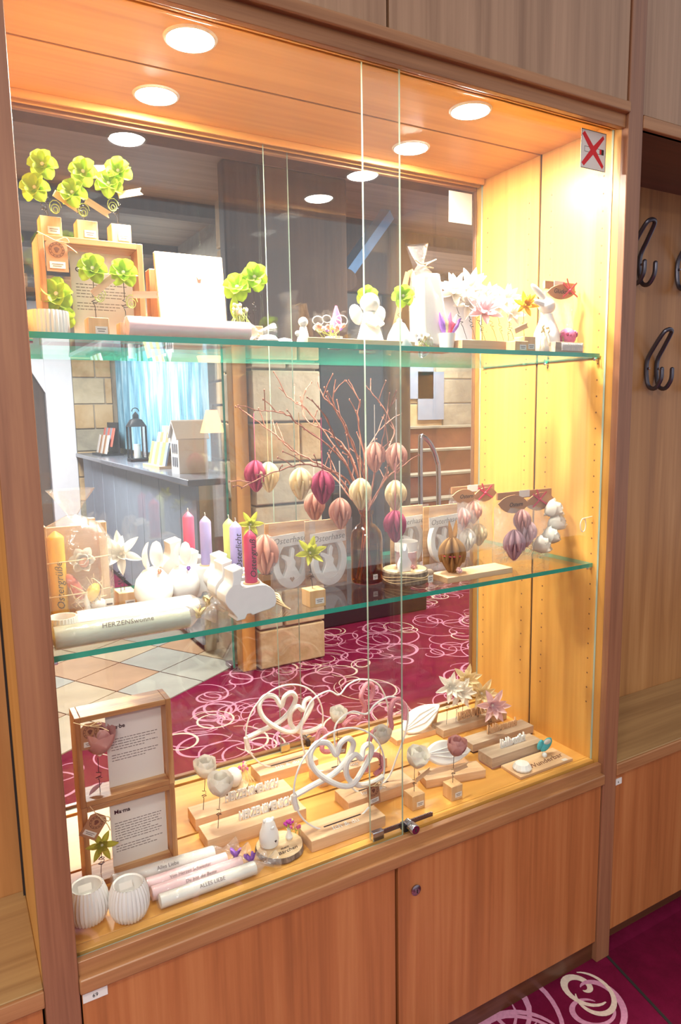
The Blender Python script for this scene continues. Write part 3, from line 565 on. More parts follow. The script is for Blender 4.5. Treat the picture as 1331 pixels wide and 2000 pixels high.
def ribbed_holder(lab, loc, r, h, group=None, round_=False):
    t = T('tealight_holder', lab, 'candle holder', loc, 0, group)
    if round_: prof = [(r*.5, 0), (r*.80, h*.10), (r*.97, h*.32), (r, h*.52), (r*.95, h*.74), (r*.80, h*.97), (r*.76, h), (r*.68, h*.97), (r*.70, h*.8), (r*.60, h*.55), (.001, h*.53)]
    else: prof = [(r*.95, 0), (r, .003), (r, h-.004), (r*.97, h), (r*.85, h), (r*.80, h-.004), (r*.78, h*.6), (.001, h*.58)]
    P(t, 'body', MB().lathe(prof[:-4] if round_ else prof[:4], 140, .09 if round_ else .06, 30, cap=False), 'white'); P(t, 'bowl', MB().lathe(prof[-5:] if round_ else prof[3:], 60, cap=False), 'white')
    if round_: P(t, 'price_label', bx(-.012, .012, -.006, .006, 0, .0004), 'p_card', (-.002, r*.30, h*.83), (.9, 0, 0))
    return t
def stake(name, lab, cat, loc, flowers, kind, mat, blk=(.036, .036, .036), rz=0, tg=None, s=1.0, group=None, twirl=None, lowtag=None):
    t = T(name, lab, cat, loc, rz, group); block(t, *blk)
    for k, (dx, dy, dz) in enumerate(flowers):
        wire(t, (dx*.15+.004*k, .004*k, blk[2]), (dx, dy, dz), 3, .005, (.25, .5)); blossom(t, (dx, dy-.004, dz), kind, mat, (-.05, -.25, 1) if kind == 'bud' else (FRONT[0]+random.uniform(-.2, .2), FRONT[1], FRONT[2]+random.uniform(-.1, .25)), s, spin=random.random())
    if tg: P(t, 'wooden_tag', MB().prism([(-.024, -.006), (.024, -.006), (.019, 0), (.024, .006), (-.024, .006)], -.0008, .0008), 'beech', tg[:3], (0, tg[3], .1))
    if twirl: P(t, 'tendril', MB().tube([(twirl[0]+.011*(1-k/34)*math.cos(k*.62), twirl[1]-.002*math.sin(k*.3), twirl[2]+.013*(1-k/34)*math.sin(k*.62)-.0002*k) for k in range(30)], .0007, 5), 'fl_green')
    return t
def shadow_box(lab, loc, w, h, d, card, heading, seed, cx0, rows=9):
    t = T('shadow_box_frame', lab, 'box frame', loc); th = .011
    P(t, 'frame_side', bx(0, th, 0, d, 0, h), 'acacia_z', bev=.001); P(t, 'frame_side', bx(w-th, w, 0, d, 0, h), 'acacia_z', bev=.001)
    P(t, 'frame_bar', bx(th, w-th, 0, d, 0, th), 'acacia', bev=.001); P(t, 'frame_bar', bx(th, w-th, 0, d, h-th, h), 'acacia', bev=.001)
    c = P(t, 'text_card', bx(cx0, w-th-.002, d*.52, d*.55, th, h-th-.004), 'p_card')
    text(c, heading, .012, 'ink', (cx0+.008, d*.52-.0004, h*.72), align='LEFT', bold=.0003)
    dashes(c, cx0+.008, w-th-.012, h*.60, rows, .0056, d*.52, 'greyink', seed); return t
def letters(parent, s, size, loc, mat='white', ext=.0025, shear=0): return text(parent, s, size, mat, loc, (PI/2, 0, 0), ext, shear, 'letter_cutout', bold=.0006)
def pot_flowers(parent, loc, mats, n, h, spread, size=.006, seed=1, stems='fl_green'):
    rnd = random.Random(seed)
    for k in range(n):
        a = rnd.uniform(0, 2*PI); r = spread*rnd.random()**.6; z = h*rnd.uniform(.75, 1.1); p = (loc[0]+r*math.cos(a), loc[1]+r*math.sin(a)*.7, loc[2]+z)
        b = P(parent, 'dried_flower', cached(('dry', round(size, 4)), lambda: MB().lathe([(.0008, -size*.9), (size*.55, -size*.3), (size*.7, size*.3), (size*.3, size*.9)], 8, .35, 5)), rnd.choice(mats), p, (rnd.uniform(-.6, .6), rnd.uniform(-.6, .6), 0))
        P(b, 'stem', MB().tube([(0, 0, -size*.6), ((loc[0]-p[0])*.8, (loc[1]-p[1])*.8, loc[2]-p[2])], .0006, 4), stems)

# ------------------------------------------------------------------ upper shelf
def box_glueck():
    t = shadow_box('oak box frame on the upper shelf with clover picks on top and inside', (.048, .20, Z1), .182, .182, .075, None, 'Gl\u00fcck', 3, .058)
    kraft_tag(t, (.03, -.004, .148), (0, 0, 0), .036, .056); wire(t, (.035, .03, .011), (.028, .012, .075)); blossom(t, (.026, .005, .083), 'clover', 'p_lime', FRONT, 1.15); blossom(t, (.036, .02, .045), 'clover', 'p_lime', (-.4, -.8, .0), .9)
box_glueck()
zt = Z1+.182
stake('clover_pick', 'pair of green paper clovers on the leftmost block atop the oak box frame', 'clover pick', (.075, .236, zt), [(-.006, -.01, .122), (-.022, -.014, .080)], 'clover', 'p_lime', tg=(.030, -.012, .066, .5), twirl=(.01, -.008, .055))
stake('clover_pick', 'pair of green paper clovers on the middle block atop the oak box frame', 'clover pick', (.137, .236, zt), [(.0, -.01, .120), (-.022, -.014, .080)], 'clover', 'p_lime', tg=(.022, -.012, .062, .45), twirl=(-.004, -.01, .055))
stake('clover_pick', 'pair of green paper clovers on the rightmost block atop the oak box frame', 'clover pick', (.197, .236, zt), [(.002, -.01, .130), (-.018, -.014, .104)], 'clover', 'p_lime', tg=(.022, -.012, .095, -.3), twirl=(-.012, -.012, .07))
stake('clover_pick', 'single green clover with curled wire on a small block before the white card', 'clover pick', (.122, .115, Z1), [(-.003, -.006, .112)], 'clover', 'p_lime', (.034, .034, .032), tg=(.012, -.012, .086, -.7), twirl=(.006, -.008, .07))
stake('clover_pick', 'single green clover on a small block at the box frame right corner', 'clover pick', (.176, .13, Z1), [(-.003, -.006, .112)], 'clover', 'p_lime', (.030, .030, .028), tg=(.034, -.012, .078, -.08), twirl=(.008, -.008, .065))
ribbed_holder('white ribbed cylinder tealight holder at the left end of the upper shelf', (.045, .115, Z1), .032, .040)
bd = T('wooden_sign', 'leaning pale oak board sign with knot mark on the upper shelf', 'sign', (.325, .205, Z1))
P(bd, 'board', bx(-.068, .068, -.006, .006, .012, .178), 'beech', rot=(-.12, 0, 0), bev=.002); P(bd, 'stand_box', bx(-.072, .045, .045, .075, 0, .150), 'acacia_z', bev=.002); P(bd, 'foot', bx(-.06, .066, -.02, .04, 0, .012), 'beech_z', bev=.001)
P(bd, 'knot_mark', MB().prism([(-.004, .006), (-.001, .001), (.005, .003), (.003, -.005), (-.002, -.005)], -.0074, -.0055), 'sepia', (.006, -.012, .122), (-.12, 0, 0)); dashes(bd, -.045, .045, .165, 1, .01, -.026, 'p_card', 2)
t = stake('clover_pick', 'two large green clovers on a white block right of the board sign', 'clover pick', (.445, .19, Z1), [(-.002, -.008, .136), (-.036, .0, .115)], 'clover', 'p_lime', (.026, .026, .042), s=1.12)
t = T('flower_posy', 'small posy of white and green dried flowers at the board sign corner', 'flowers', (.402, .165, Z1)); P(t, 'block', bx(-.012, .012, -.012, .012, 0, .03), 'beech_z', bev=.001); pot_flowers(t, (0, 0, .03), ['fl_cream', 'p_white', 'fl_green'], 22, .042, .022, .0055, 4); P(t, 'leaf', petal(.05, .022, 0, .4, .3), 'p_lime', (-.004, .01, .05), (0, -1.25, 1.5))
lying_candle('wrapped_candle', 'pale pink candle lying wrapped along the upper shelf front', 'candle', (.165, .085, Z1), .225, .017, 'wax_pink', rz=.02)
def shell(lab, loc, s=1, rz=0):
    t = T('white_seashell', lab, 'shell', loc, rz); P(t, 'shell', MB().lathe([(.001, 0), (.016*s, .002), (.02*s, .008*s), (.014*s, .016*s), (.002*s, .019*s)], 40, .12, 11), 'white'); P(t, 'hinge', MB().ball((.017*s, 0, .004*s), .004*s, 6), 'white')
shell('white ridged shell beside the pink wrapped candle end', (.443, .12, Z1)); shell('second white ridged shell, next to the small ball-headed figure', (.492, .15, Z1), .9, 1)
def figure(lab, loc, s=1.0, wings=True):
    t = T('ceramic_angel', lab, 'figurine', loc); P(t, 'robe', MB().lathe([(.028*s, 0), (.029*s, .003*s), (.021*s, .03*s), (.012*s, .066*s), (.010*s, .066*s)], 26), 'white'); P(t, 'head', MB().ball((0, 0, .083*s), .0185*s, 10), 'white')
    if wings:
        for sg in (-1, 1): P(t, 'wing', MB().ball((0, 0, 0), .017*s, 8, (.85, .35, 1.15)), 'white', (sg*.024*s, .008*s, .062*s), (0, sg*.5, 0)); P(t, 'arm', MB().tube([(sg*.011*s, -.006*s, .056*s), (sg*.017*s, -.016*s, .045*s), (sg*.004*s, -.021*s, .040*s)], .0045*s, 7), 'white')
        P(t, 'heart', MB().ball((0, -.022*s, .040*s), .006*s, 6), 'matwhite')
    else: P(t, 'wing', MB().ball((-.022*s, 0, .04*s), .014*s, 8, (1, .4, .8)), 'white')
figure('small white ball-headed figure leaning low on the upper shelf', (.510, .10, Z1), .52, False); figure('white ceramic angel with round head and wings before the sliding glass edge', (.690, .14, Z1), 1.15)
t = T('wire_flower_piece', 'white wire butterfly decoration with pale flowers on a long wooden strip', 'decoration', (.535, .085, Z1)); P(t, 'wooden_strip', bx(-.03, .225, -.012, .03, 0, .012), 'beech', bev=.001)
for k, (x, z, r) in enumerate([(0, .045, .012), (.022, .05, .010), (.045, .042, .013), (.060, .05, .014), (.012, .032, .009)]): P(t, 'wire_loop', MB().tube([(x+r*math.cos(a), .004*k, z+r*math.sin(a)*.7) for a in [2*PI*j/18 for j in range(18)]], .0011, 5, True), 'ringmetal')
pot_flowers(t, (.03, .012, .012), ['p_white', 'fl_peach', 'p_pink'], 16, .024, .036, .006, 6)
t = T('dried_flower_pot', 'low white pot of pink and violet dried flowers behind the wooden strip', 'flowers', (.618, .17, Z1)); P(t, 'pot', MB().lathe([(.014, 0), (.018, .02), (.019, .026), (.015, .026), (.012, .01)], 20), 'white'); pot_flowers(t, (0, 0, .024), ['fl_peach', 'fl_pink', 'fl_purple'], 10, .018, .018, .006, 3); P(t, 'plume', MB().lathe([(.002, 0), (.010, .012), (.011, .03), (.002, .058)], 10, .25, 9), 'fl_pink', (.012, .01, .034))
t = T('paper_bell', 'white bell-shaped ornament carrying one green clover', 'ornament', (.738, .10, Z1)); P(t, 'bell', MB().lathe([(.030, 0), (.031, .003), (.024, .028), (.012, .050), (.006, .054)], 24), 'white'); P(t, 'knob', MB().ball((0, 0, .056), .006, 6), 'white'); wire(t, (0, 0, .058), (.004, -.004, .102), 1, .004, (.1, .4)); blossom(t, (.004, -.008, .106), 'clover', 'p_lime', FRONT, .95)
t = stake('clover_pick', 'green clover on a small block half hidden behind the white angel', 'clover pick', (.745, .24, Z1), [(-.004, -.006, .125)], 'clover', 'p_lime', (.028, .028, .04))
# wrapped gift on easel
t = T('wrapped_gift', 'tall cellophane-wrapped white gift leaning on a wooden easel', 'gift', (.868, .19, Z1), .0)
P(t, 'easel_leg', MB().tube([(-.052, .07, 0), (-.022, .03, .185)], .008, 4), 'beech_z'); P(t, 'easel_leg', MB().tube([(.05, -.01, 0), (-.016, .03, .19)], .008, 4), 'beech_z'); P(t, 'easel_foot', bx(-.06, .055, -.035, .0, 0, .014), 'beech', bev=.001)
P(t, 'parcel', MB().prism([(-.024, .014), (.05, .014), (.018, .175), (-.034, .17)], -.04, -.008), 'p_card', bev=.006)
P(t, 'cellophane', MB().lathe([(.046, .012), (.050, .03), (.040, .12), (.026, .175), (.007, .194), (.018, .215), (.026, .236)], 30, .10, 9, c=(.006, -.022, 0), sy=.6, cap=False), 'cello', rot=(0, -.16, 0)); P(t, 'raffia_tie', MB().tube(smoothpts([(-.045, -.03, .20), (-.03, -.032, .192), (-.01, -.03, .196), (.01, -.034, .204), (-.02, -.036, .188), (.005, -.03, .186)], 4), .0016, 5), 'rope'); pot_flowers(t, (-.03, -.04, .0), ['p_white', 'fl_cream', 'greyplaster'], 16, .035, .022, .006, 8)
t = T('dried_flower_pot', 'white pot with upright violet and pink dried plumes beside the wrapped gift', 'flowers', (.892, .135, Z1)); P(t, 'pot', MB().lathe([(.015, 0), (.019, .03), (.020, .040), (.016, .040), (.013, .02)], 20), 'white')
for k, (x, z, m, a) in enumerate([(.006, .06, 'fl_pink', .15), (.014, .05, 'fl_purple', .7), (-.010, .055, 'fl_purple', -.3), (.010, .045, 'redribbon', .5), (-.002, .05, 'fl_cream', -.1), (.018, .058, 'p_white', .4)]): P(t, 'plume', MB().lathe([(.001, 0), (.0065, .012), (.007, .03), (.001, .052)], 9, .25, 7), m, (x*.5, 0, .036), (0, a, 0))
# paper flower board
def flower_bar(lab, loc, L, mat, fl, h=.02, label=False, d=.036):
    t = T('flower_bar', lab, 'flower bar', loc); P(t, 'bar', bx(0, L, -d/2, d/2, 0, h), mat, bev=.001)
    for (x, y, z, k, m, s) in fl:
        wire(t, (x, 0, h), (x, y+.004, z), 3, .0045, (.3, .6)); blossom(t, (x, y, z), k, m, (FRONT[0]+random.uniform(-.25, .25), FRONT[1], FRONT[2]+random.uniform(-.1, .4)), s, spin=random.random())
    return t
flower_bar('wooden bar bearing white and blush paper lilies on the upper shelf', (.910, .12, Z1), .150, 'beech', [(.03, .05, .135, 'lily', 'p_white', 1.35), (.085, .06, .15, 'lily', 'p_white', 1.4), (.075, .0, .088, 'lily', 'p_pink', 1.35), (.055, .03, .11, 'lily', 'p_white', 1.2), (.12, .04, .12, 'lily', 'p_white', 1.3)], .025)
flower_bar('short wooden bar bearing white paper lilies right of the blush lily', (1.062, .15, Z1), .10, 'beech', [(.02, .03, .115, 'lily', 'p_white', 1.0), (.055, .04, .135, 'lily', 'p_white', 1.1), (.03, -.01, .095, 'lily', 'p_white', .95)], .02)
t = stake('gold_flower_pick', 'golden star-shaped paper flower on a block, the only gold one', 'flower pick', (1.098, .10, Z1), [(-.012, -.006, .105)], 'star', 'p_gold', tg=(-.022, -.012, .055, -.35))
t = T('paper_rabbit', 'white upright rabbit figure with long ears near the kraft-topped bag', 'figurine', (1.175, .105, Z1)); P(t, 'body', MB().lathe([(.026, 0), (.033, .02), (.030, .05), (.016, .085), (.013, .095)], 22), 'white'); P(t, 'head', MB().ball((0, 0, 0), .02, 8, (1.2, .9, .95)), 'white', (-.006, -.004, .112)); P(t, 'ear', MB().ball((0, 0, 0), .03, 8, (.28, .2, 1)), 'white', (-.034, -.004, .142), (0, -.95, 0)); P(t, 'ear', MB().ball((0, 0, 0), .026, 8, (.3, .2, 1)), 'white', (-.032, -.01, .116), (0, -1.35, 0)); P(t, 'tail', MB().ball((.03, .01, .02), .01, 6), 'white')
pot_flowers(t, (-.03, -.02, 0), ['fl_cream', 'greywood', 'fl_cream'], 9, .06, .016, .006, 5, 'fl_cream')
def gift_bag(lab, loc, w, h, d, header, scal=True, red=True, ht=.045, hname='Gl\u00fccksrei'):
    t = T('clear_gift_bag', lab, 'gift bag', loc)
    def fn(y0, s):
        def f(u, v):
            bul = math.sin(PI*u)**.5*math.sin(PI*min(1, v*1.15))**.6 if 0 < u < 1 and v < .87 else 0
            return (w*(u-.5)*(1-.05*v), s*d*bul + .004*math.sin(u*17+v*9), h*v)
        return f
    P(t, 'bag', MB().grid(fn(0, -.5), 14, 10).grid(fn(0, .5), 14, 10), 'bag')
    hd = P(t, 'kraft_header', bx(-w*.47, w*.47, -.003, .003, h-.014, h+.004), 'p_kraft', (0, -d*.1, 0))
    leaf = [(-.5+u, .5*math.sin(PI*u)**.7) for u in [k/8 for k in range(9)]]+[(-.5+u, -.5*math.sin(PI*u)**.7) for u in [k/8 for k in range(7, 0, -1)]]
    for q in ((-.23, .23) if w > .13 else (0,)): P(hd, 'kraft_leaf', MB().prism([(x*w*(.52 if w > .13 else .9), z*ht*.8) for x, z in leaf], -.0015, .0015), 'p_kraft', (q*w, -.008, h-ht*.45), (.12, .10 if q < 0 else -.06, 0))
    text(hd, header, .016, 'ink', (-w*.2 if w > .13 else 0, -.0115, h-ht*.55), shear=.2); P(hd, 'white_label', bx(-.022, .014, -.004, -.003, h-.012, h+.006), 'p_card')
    if red:
        rb = P(t, 'ribbon_knot', MB().ball((w*.2, -d*.1-.014, h-ht*.35), .0045, 6), 'redribbon')
        for a in (.5, 2.5, -.7, 3.7, -2.0): P(rb, 'ribbon_end', MB().box(0, .03, -.0004, .0004, -.0022, .0022), 'redribbon', (w*.2, -d*.1-.015, h-ht*.35), (0, a, 0))
    return t
t = gift_bag('clear bag with kraft header and red dragonfly bow at the upper shelf right end', (1.235, .13, Z1), .11, .172, .05, 'Gl\u00fccksrei')
P(t, 'pompom', MB().ball((0, 0, .03), .022, 8), 'fl_pink', (-.006, -.04, .010)); pot_flowers(t, (-.006, -.045, .02), ['fl_pink', 'p_mag', 'p_pink'], 26, .028, .024, .0055, 12)
t = T('ribbed_crate', 'small grey ribbed wooden crate at the upper shelf right corner', 'crate', (1.195, .065, Z1)); P(t, 'crate', bx(-.042, .052, -.010, .010, 0, .024), 'greywood', bev=.001)
for k in range(16): P(t, 'rib', bx(-.022+.0045*k, -.0195+.0045*k, -.0125, -.010, .004, .022), 'p_card')
t = stake('price_block', 'pale little block with price label below the gold paper flower', 'block', (1.05, .075, Z1), [], 'clover', 'p_lime', (.04, .03, .022))

# ------------------------------------------------------------------ lower shelf
t = T('easter_gift_set', 'yellow candle on a slatted wooden tray with egg and flowers wrapped in cellophane', 'gift set', (.085, .285, Z2), 0)
P(t, 'tray', bx(-.062, .062, .012, .02, .004, .180), 'beech', bev=.001); P(t, 'tray_rail', bx(.046, .062, -.012, .012, .0, .186), 'beech_z', bev=.001); P(t, 'tray_rail', bx(-.062, -.05, -.012, .012, .0, .186), 'beech_z', bev=.001); P(t, 'tray_foot', bx(-.062, .062, -.02, .02, 0, .006), 'beech', bev=.001); P(t, 'tray_peg', bx(.030, .042, -.008, .012, .180, .194), 'beech_z')
candle(t, .0155, .165, 'wax_yellow', (-.036, -.022, .006), wick=False, txt='Ostergr\u00fc\u00dfe', ts=.020)
blossom(t, (.016, -.012, .112), 'lotus', 'p_white', FRONT, 1.0); P(t, 'flower_centre', MB().ball((0, 0, 0), .010, 8, (1, .5, 1)), 'fl_peach', (.012, -.03, .112)); P(t, 'feather', MB().ball((0, 0, 0), .03, 8, (.35, .2, 1)), 'coral', (-.008, -.03, .066), (0, -.45, 0)); P(t, 'egg', MB().ball((0, 0, 0), .017, 8, (.75, .75, 1.2)), 'yegg', (.024, -.03, .05), (0, .5, 0)); P(t, 'shell', MB().ball((0, 0, 0), .016, 8, (1, .7, 1)), 'white', (.034, -.03, .022)); P(t, 'rabbit', MB().lathe([(.008, 0), (.010, .012), (.005, .022), (.006, .03), (.002, .05)], 12), 'white', (.012, -.034, .004))
rn = random.Random(4)
for k in range(7): P(t, 'raffia', MB().tube(smoothpts([(rn.uniform(-.02, .05), -.034+rn.uniform(-.006, .01), rn.uniform(.01, .09)) for _ in range(5)], 4), .0010, 4), 'rope')
for z in (.052, .118): P(t, 'string', MB().tube([(-.066, -.034, z), (.0, -.042, z+.002), (.066, -.012, z)], .0012, 5), 'rope')
P(t, 'cellophane', MB().lathe([(.066, .002), (.07, .02), (.068, .15), (.05, .185), (.010, .205), (.024, .228), (.045, .255)], 30, .06, 8, sy=.62, cap=False, c=(0, -.008, 0)), 'cello'); price(t, (.052, -.045, .022), .016, .03)
ribbed_holder('white ribbed cylinder tealight holder at the left end of the lower shelf', (.034, .13, Z2), .026, .045)
t = stake('flower_pick', 'white star paper flower with coiled black wire on a dark-stained block', 'flower pick', (.182, .305, Z2), [(-.004, -.004, .112)], 'lily', 'p_white', (.036, .05, .034), s=1.35); wire(t, (-.01, -.01, .034), (-.012, -.02, .09), 4, .005, (.2, .9))
def egg_rabbit(lab, loc, r, flmat, ang):
    t = T('egg_rabbit', lab, 'figurine', loc)
    P(t, 'egg', MB().lathe([(r*.35, 0), (r*.72, .006), (r*.97, r*.75), (r, r*1.05), (r*.86, r*1.6), (r*.5, r*2.05), (.002, r*2.25)], 30), 'matwhite')
    for sg in (-1, 1):
        e = P(t, 'ear', petal(r*1.5, r*.85, 1, .7, .9), 'p_white', (sg*r*.25, 0, r*2.05), (Matrix.Rotation(PI+.6+sg*.55, 3, 'Z') @ Matrix.Rotation(-.75, 3, 'Y')).to_euler())
    blossom(t, (r*.18, -r*.55, r*1.98), 'rose', flmat, (0, -.7, .7), .8, name='rosette'); return t
egg_rabbit('white egg-shaped rabbit with a peach rosette on the lower shelf', (.228, .25, Z2), .0395, 'fl_peach', 0); egg_rabbit('white egg-shaped rabbit with a purple rosette on the lower shelf', (.297, .275, Z2), .036, 'fl_purple', 0)
BUN = [(140,1090),(230,1065),(330,1042),(320,1110),(300,1220),(280,1320),(300,1390),(420,1385),(560,1378),(700,1390),(790,1440),(860,1520),(890,1620),(895,1720),(865,1800),(760,1840),(600,1865),(460,1895),(430,1860),(370,1860),(330,1945),(180,1955),(200,1900),(130,1800),(50,1700),(0,1600),(5,1480),(60,1390),(125,1330),(150,1220)]
BUN = [((x-450)*.000119, (1957-z)*.000113) for x, z in BUN]
def bunny(lab, loc, cmat, ch, cx=.006, txt=None, s=1.0, d=.045, rz=0, cr=.0125):
    t = T('bunny_candle_holder', lab, 'candle holder', loc, rz)
    P(t, 'bunny', MB().prism([(x*s, z*s) for x, z in BUN], -.003, d), 'matwhite', bev=.0015)
    ht = .0645*s
    if cmat: P(t, 'candle_cup', MB().lathe([(cr+.004, ht-.002), (cr+.004, ht+.003), (cr+.001, ht+.003)], 20), 'beech', (cx, d*.45, 0)); candle(t, cr, ch, cmat, (cx, d*.45, ht+.001), txt=txt, ts=.018)
    return t
bunny('white bunny-shaped holder nearest the glass with raspberry candle', (.370, .075, Z2), 'wax_red', .098, .010, 'Ostergru\u00df')
bunny('white bunny-shaped holder with lilac lettered candle behind the raspberry candle', (.378, .155, Z2), 'wax_lilac', .105, .004, 'Osterlicht')
bunny('white bunny-shaped holder with plain lilac candle at the back', (.352, .285, Z2), 'wax_lilac', .102, .010)
bunny('white bunny-shaped holder with rose-pink candle at the back', (.335, .345, Z2), 'wax_rose', .095, .008, s=1.18, cr=.0125)
bunny('white bunny-shaped holder with lime candle behind the lilac lettered one', (.392, .22, Z2), 'wax_lime', .102, .0)
t = T('flower_pick', 'yellow-green paper flower just behind the lilac and raspberry candles', 'flower pick', (.438, .205, Z2)); block(t, .03, .03, .03, label=False); wire(t, (0, 0, .03), (-.01, 0, .16)); blossom(t, (-.012, -.004, .163), 'star', 'p_ylw', FRONT, .9)
t = T('wood_shavings', 'curled pale wooden ribbons trailing right of the front bunny holder', 'decoration', (.425, .12, Z2))
for k in range(5): P(t, 'shaving', MB().tube(smoothpts([(-.03+.012*k, .02*k-.03, .04-.006*k), (.0+.008*k, .015*k-.04, .022), (.03, .01*k-.04, .004)], 4), .002, 4), 'rope')
lying_candle('wrapped_candle', 'pale green wrapped candle with lettering along the lower shelf front', 'candle', (.012, .085, Z2), .235, .0195, 'wax_green', 'HERZENSwonne', 0, shear=.1, tsize=.013, bow='fl_cream')
lying_candle('wrapped_candle', 'ivory wrapped candle lying behind the pale green lettered one', 'candle', (.055, .155, Z2), .235, .0165, 'wax_w', bow='fl_cream')
lying_candle('wrapped_candle', 'second ivory wrapped candle, rearmost of the lower shelf front rolls', 'candle', (.068, .195, Z2), .22, .0155, 'wax_w')
def osterhase(lab, loc, w=.105, heart=False, h=.152, rz=0):
    t = T('easter_card_set', lab, 'card set', loc, rz)
    P(t, 'kraft_card', bx(-w/2, w/2, .012, .016, 0, h), 'corr', bev=.001)
    lab_ = P(t, 'paper_band', bx(-w*.42, w*.42, .0, .0012, h*.66, h*.84), 'p_card', (0, -.009, 0), (0, -.05, 0)); text(lab_, 'Osterhase', .020, 'greyink', (0, -.0008, h*.71), shear=.25)
    n = 36; ov = [(math.cos(2*PI*k/n), math.sin(2*PI*k/n)) for k in range(n)]; a, b = w*.41, h*.39
    P(t, 'oval_ring', MB().ringprism([(a*x, h*.40+b*z) for x, z in ov], [(a*.68*x, h*.42+b*.74*z) for x, z in ov], -.006, .010), 'matwhite', bev=.001)
    r = P(t, 'rabbit', MB().prism([(-.022, .006), (.022, .006), (.024, .022), (.014, .040), (.009, .048), (.011, .058), (.006, .066), (.009, .085), (.004, .092), (-.001, .084), (-.002, .068), (-.012, .074), (-.022, .076), (-.024, .070), (-.014, .062), (-.011, .050), (-.012, .044), (-.020, .026)], -.005, .007), 'white', (0, 0, .004), bev=.0015)
    if heart: P(r, 'heart', MB().prism([(0, .012), (.006, .02), (.003, .024), (0, .021), (-.003, .024), (-.006, .02)], -.0062, -.005), 'greywood')
    P(t, 'clear_bag', MB().grid(lambda u, v: (w*1.04*(u-.5), -.014-.003*math.sin(u*11+v*7), h*1.03*v), 10, 10), 'bag'); return t
osterhase('kraft Osterhase card with oval rabbit and small heart, left of the yellow-green flower', (.538, .245, Z2), .112, True); osterhase('kraft Osterhase card with oval rabbit directly left of the amber bottle', (.624, .222, Z2), .108)
osterhase('kraft Osterhase card half hidden behind the wood slice, right of the bottle', (.905, .30, Z2), .10); osterhase('kraft Osterhase card directly behind the brown paper bunny', (.985, .262, Z2), .11)
stake('flower_pick', 'yellow-green star flower on a labelled block at the lower shelf middle', 'flower pick', (.517, .095, Z2), [(-.014, -.010, .113)], 'star', 'p_ylw', (.037, .037, .035), s=1.05, lowtag=1)
def paper_egg(parent, loc, mat, s=1.0, n=7):
    key = ('eggpetal', s)
    def prof(z): return .0225*s*math.sin(PI*max(.0, min(1, z)))**.62*(1.12-.42*(1-z))
    def mk(lo, hi, wid, gain):
        def fn(u, v):
            z = lo+(hi-lo)*u; al = (PI/n)*.94*(wid(u)); ph = (2*v-1)*al
            k = math.cos((2*v-1)*PI/2); rr = prof(z)*gain*(.40+.64*max(k, 0)**.75)
            return (rr*math.cos(ph), rr*math.sin(ph), (z-.5)*.066*s)
        return MB().grid(fn, 8, 6)
    up = cached(key+('u',), lambda: mk(.34, .985, lambda u: min(1, .04+2.0*u), 1.10), angle=80); lo = cached(key+('l',), lambda: mk(.02, .60, lambda u: min(1, .04+2.0*(1-u)), 1.0), angle=80)
    e = P(parent, 'egg_core', cached(key+('c',), lambda: MB().lathe([(max(.0008, prof(z)*.36), (z-.5)*.066*s) for z in [.02, .15, .3, .5, .7, .85, .98]], 10)), mat, loc)
    for k in range(n): P(e, 'paper_petal', up, mat, (0, 0, 0), (0, 0, 2*PI*k/n)); P(e, 'paper_petal', lo, mat, (0, 0, 0), (0, 0, 2*PI*(k+.5)/n))
    return e
t = T('paper_tulip_egg', 'blush folded-paper egg standing left of the Osterhase card with the heart', 'ornament', (.478, .25, Z2)); P(t, 'stem_block', bx(-.012, .012, -.012, .012, 0, .04), 'p_brown'); paper_egg(t, (0, 0, .083), 'p_blush', 1.45); wire(t, (0, 0, .03), (0, 0, .07), 2, .004)
t = T('amber_bottle', 'amber glass apothecary bottle used as vase on the lower shelf', 'bottle', (.712, .20, Z2))
PR = [(.030, .0), (.0365, .004), (.037, .012), (.037, .105), (.034, .120), (.024, .133), (.0145, .140), (.0135, .160), (.0165, .162), (.0165, .170), (.0125, .170)]
P(t, 'glass', MB().lathe(PR, 40, cap=False), 'amber'); P(t, 'water', MB().lathe([(.034, .004), (.034, .082), (.001, .082)], 32), 'water'); P(t, 'bottom', MB().lathe([(.030, .0004), (.001, .0014)], 32), 'amber'); price(t, (.0, -.0372, .02), .012, .012)
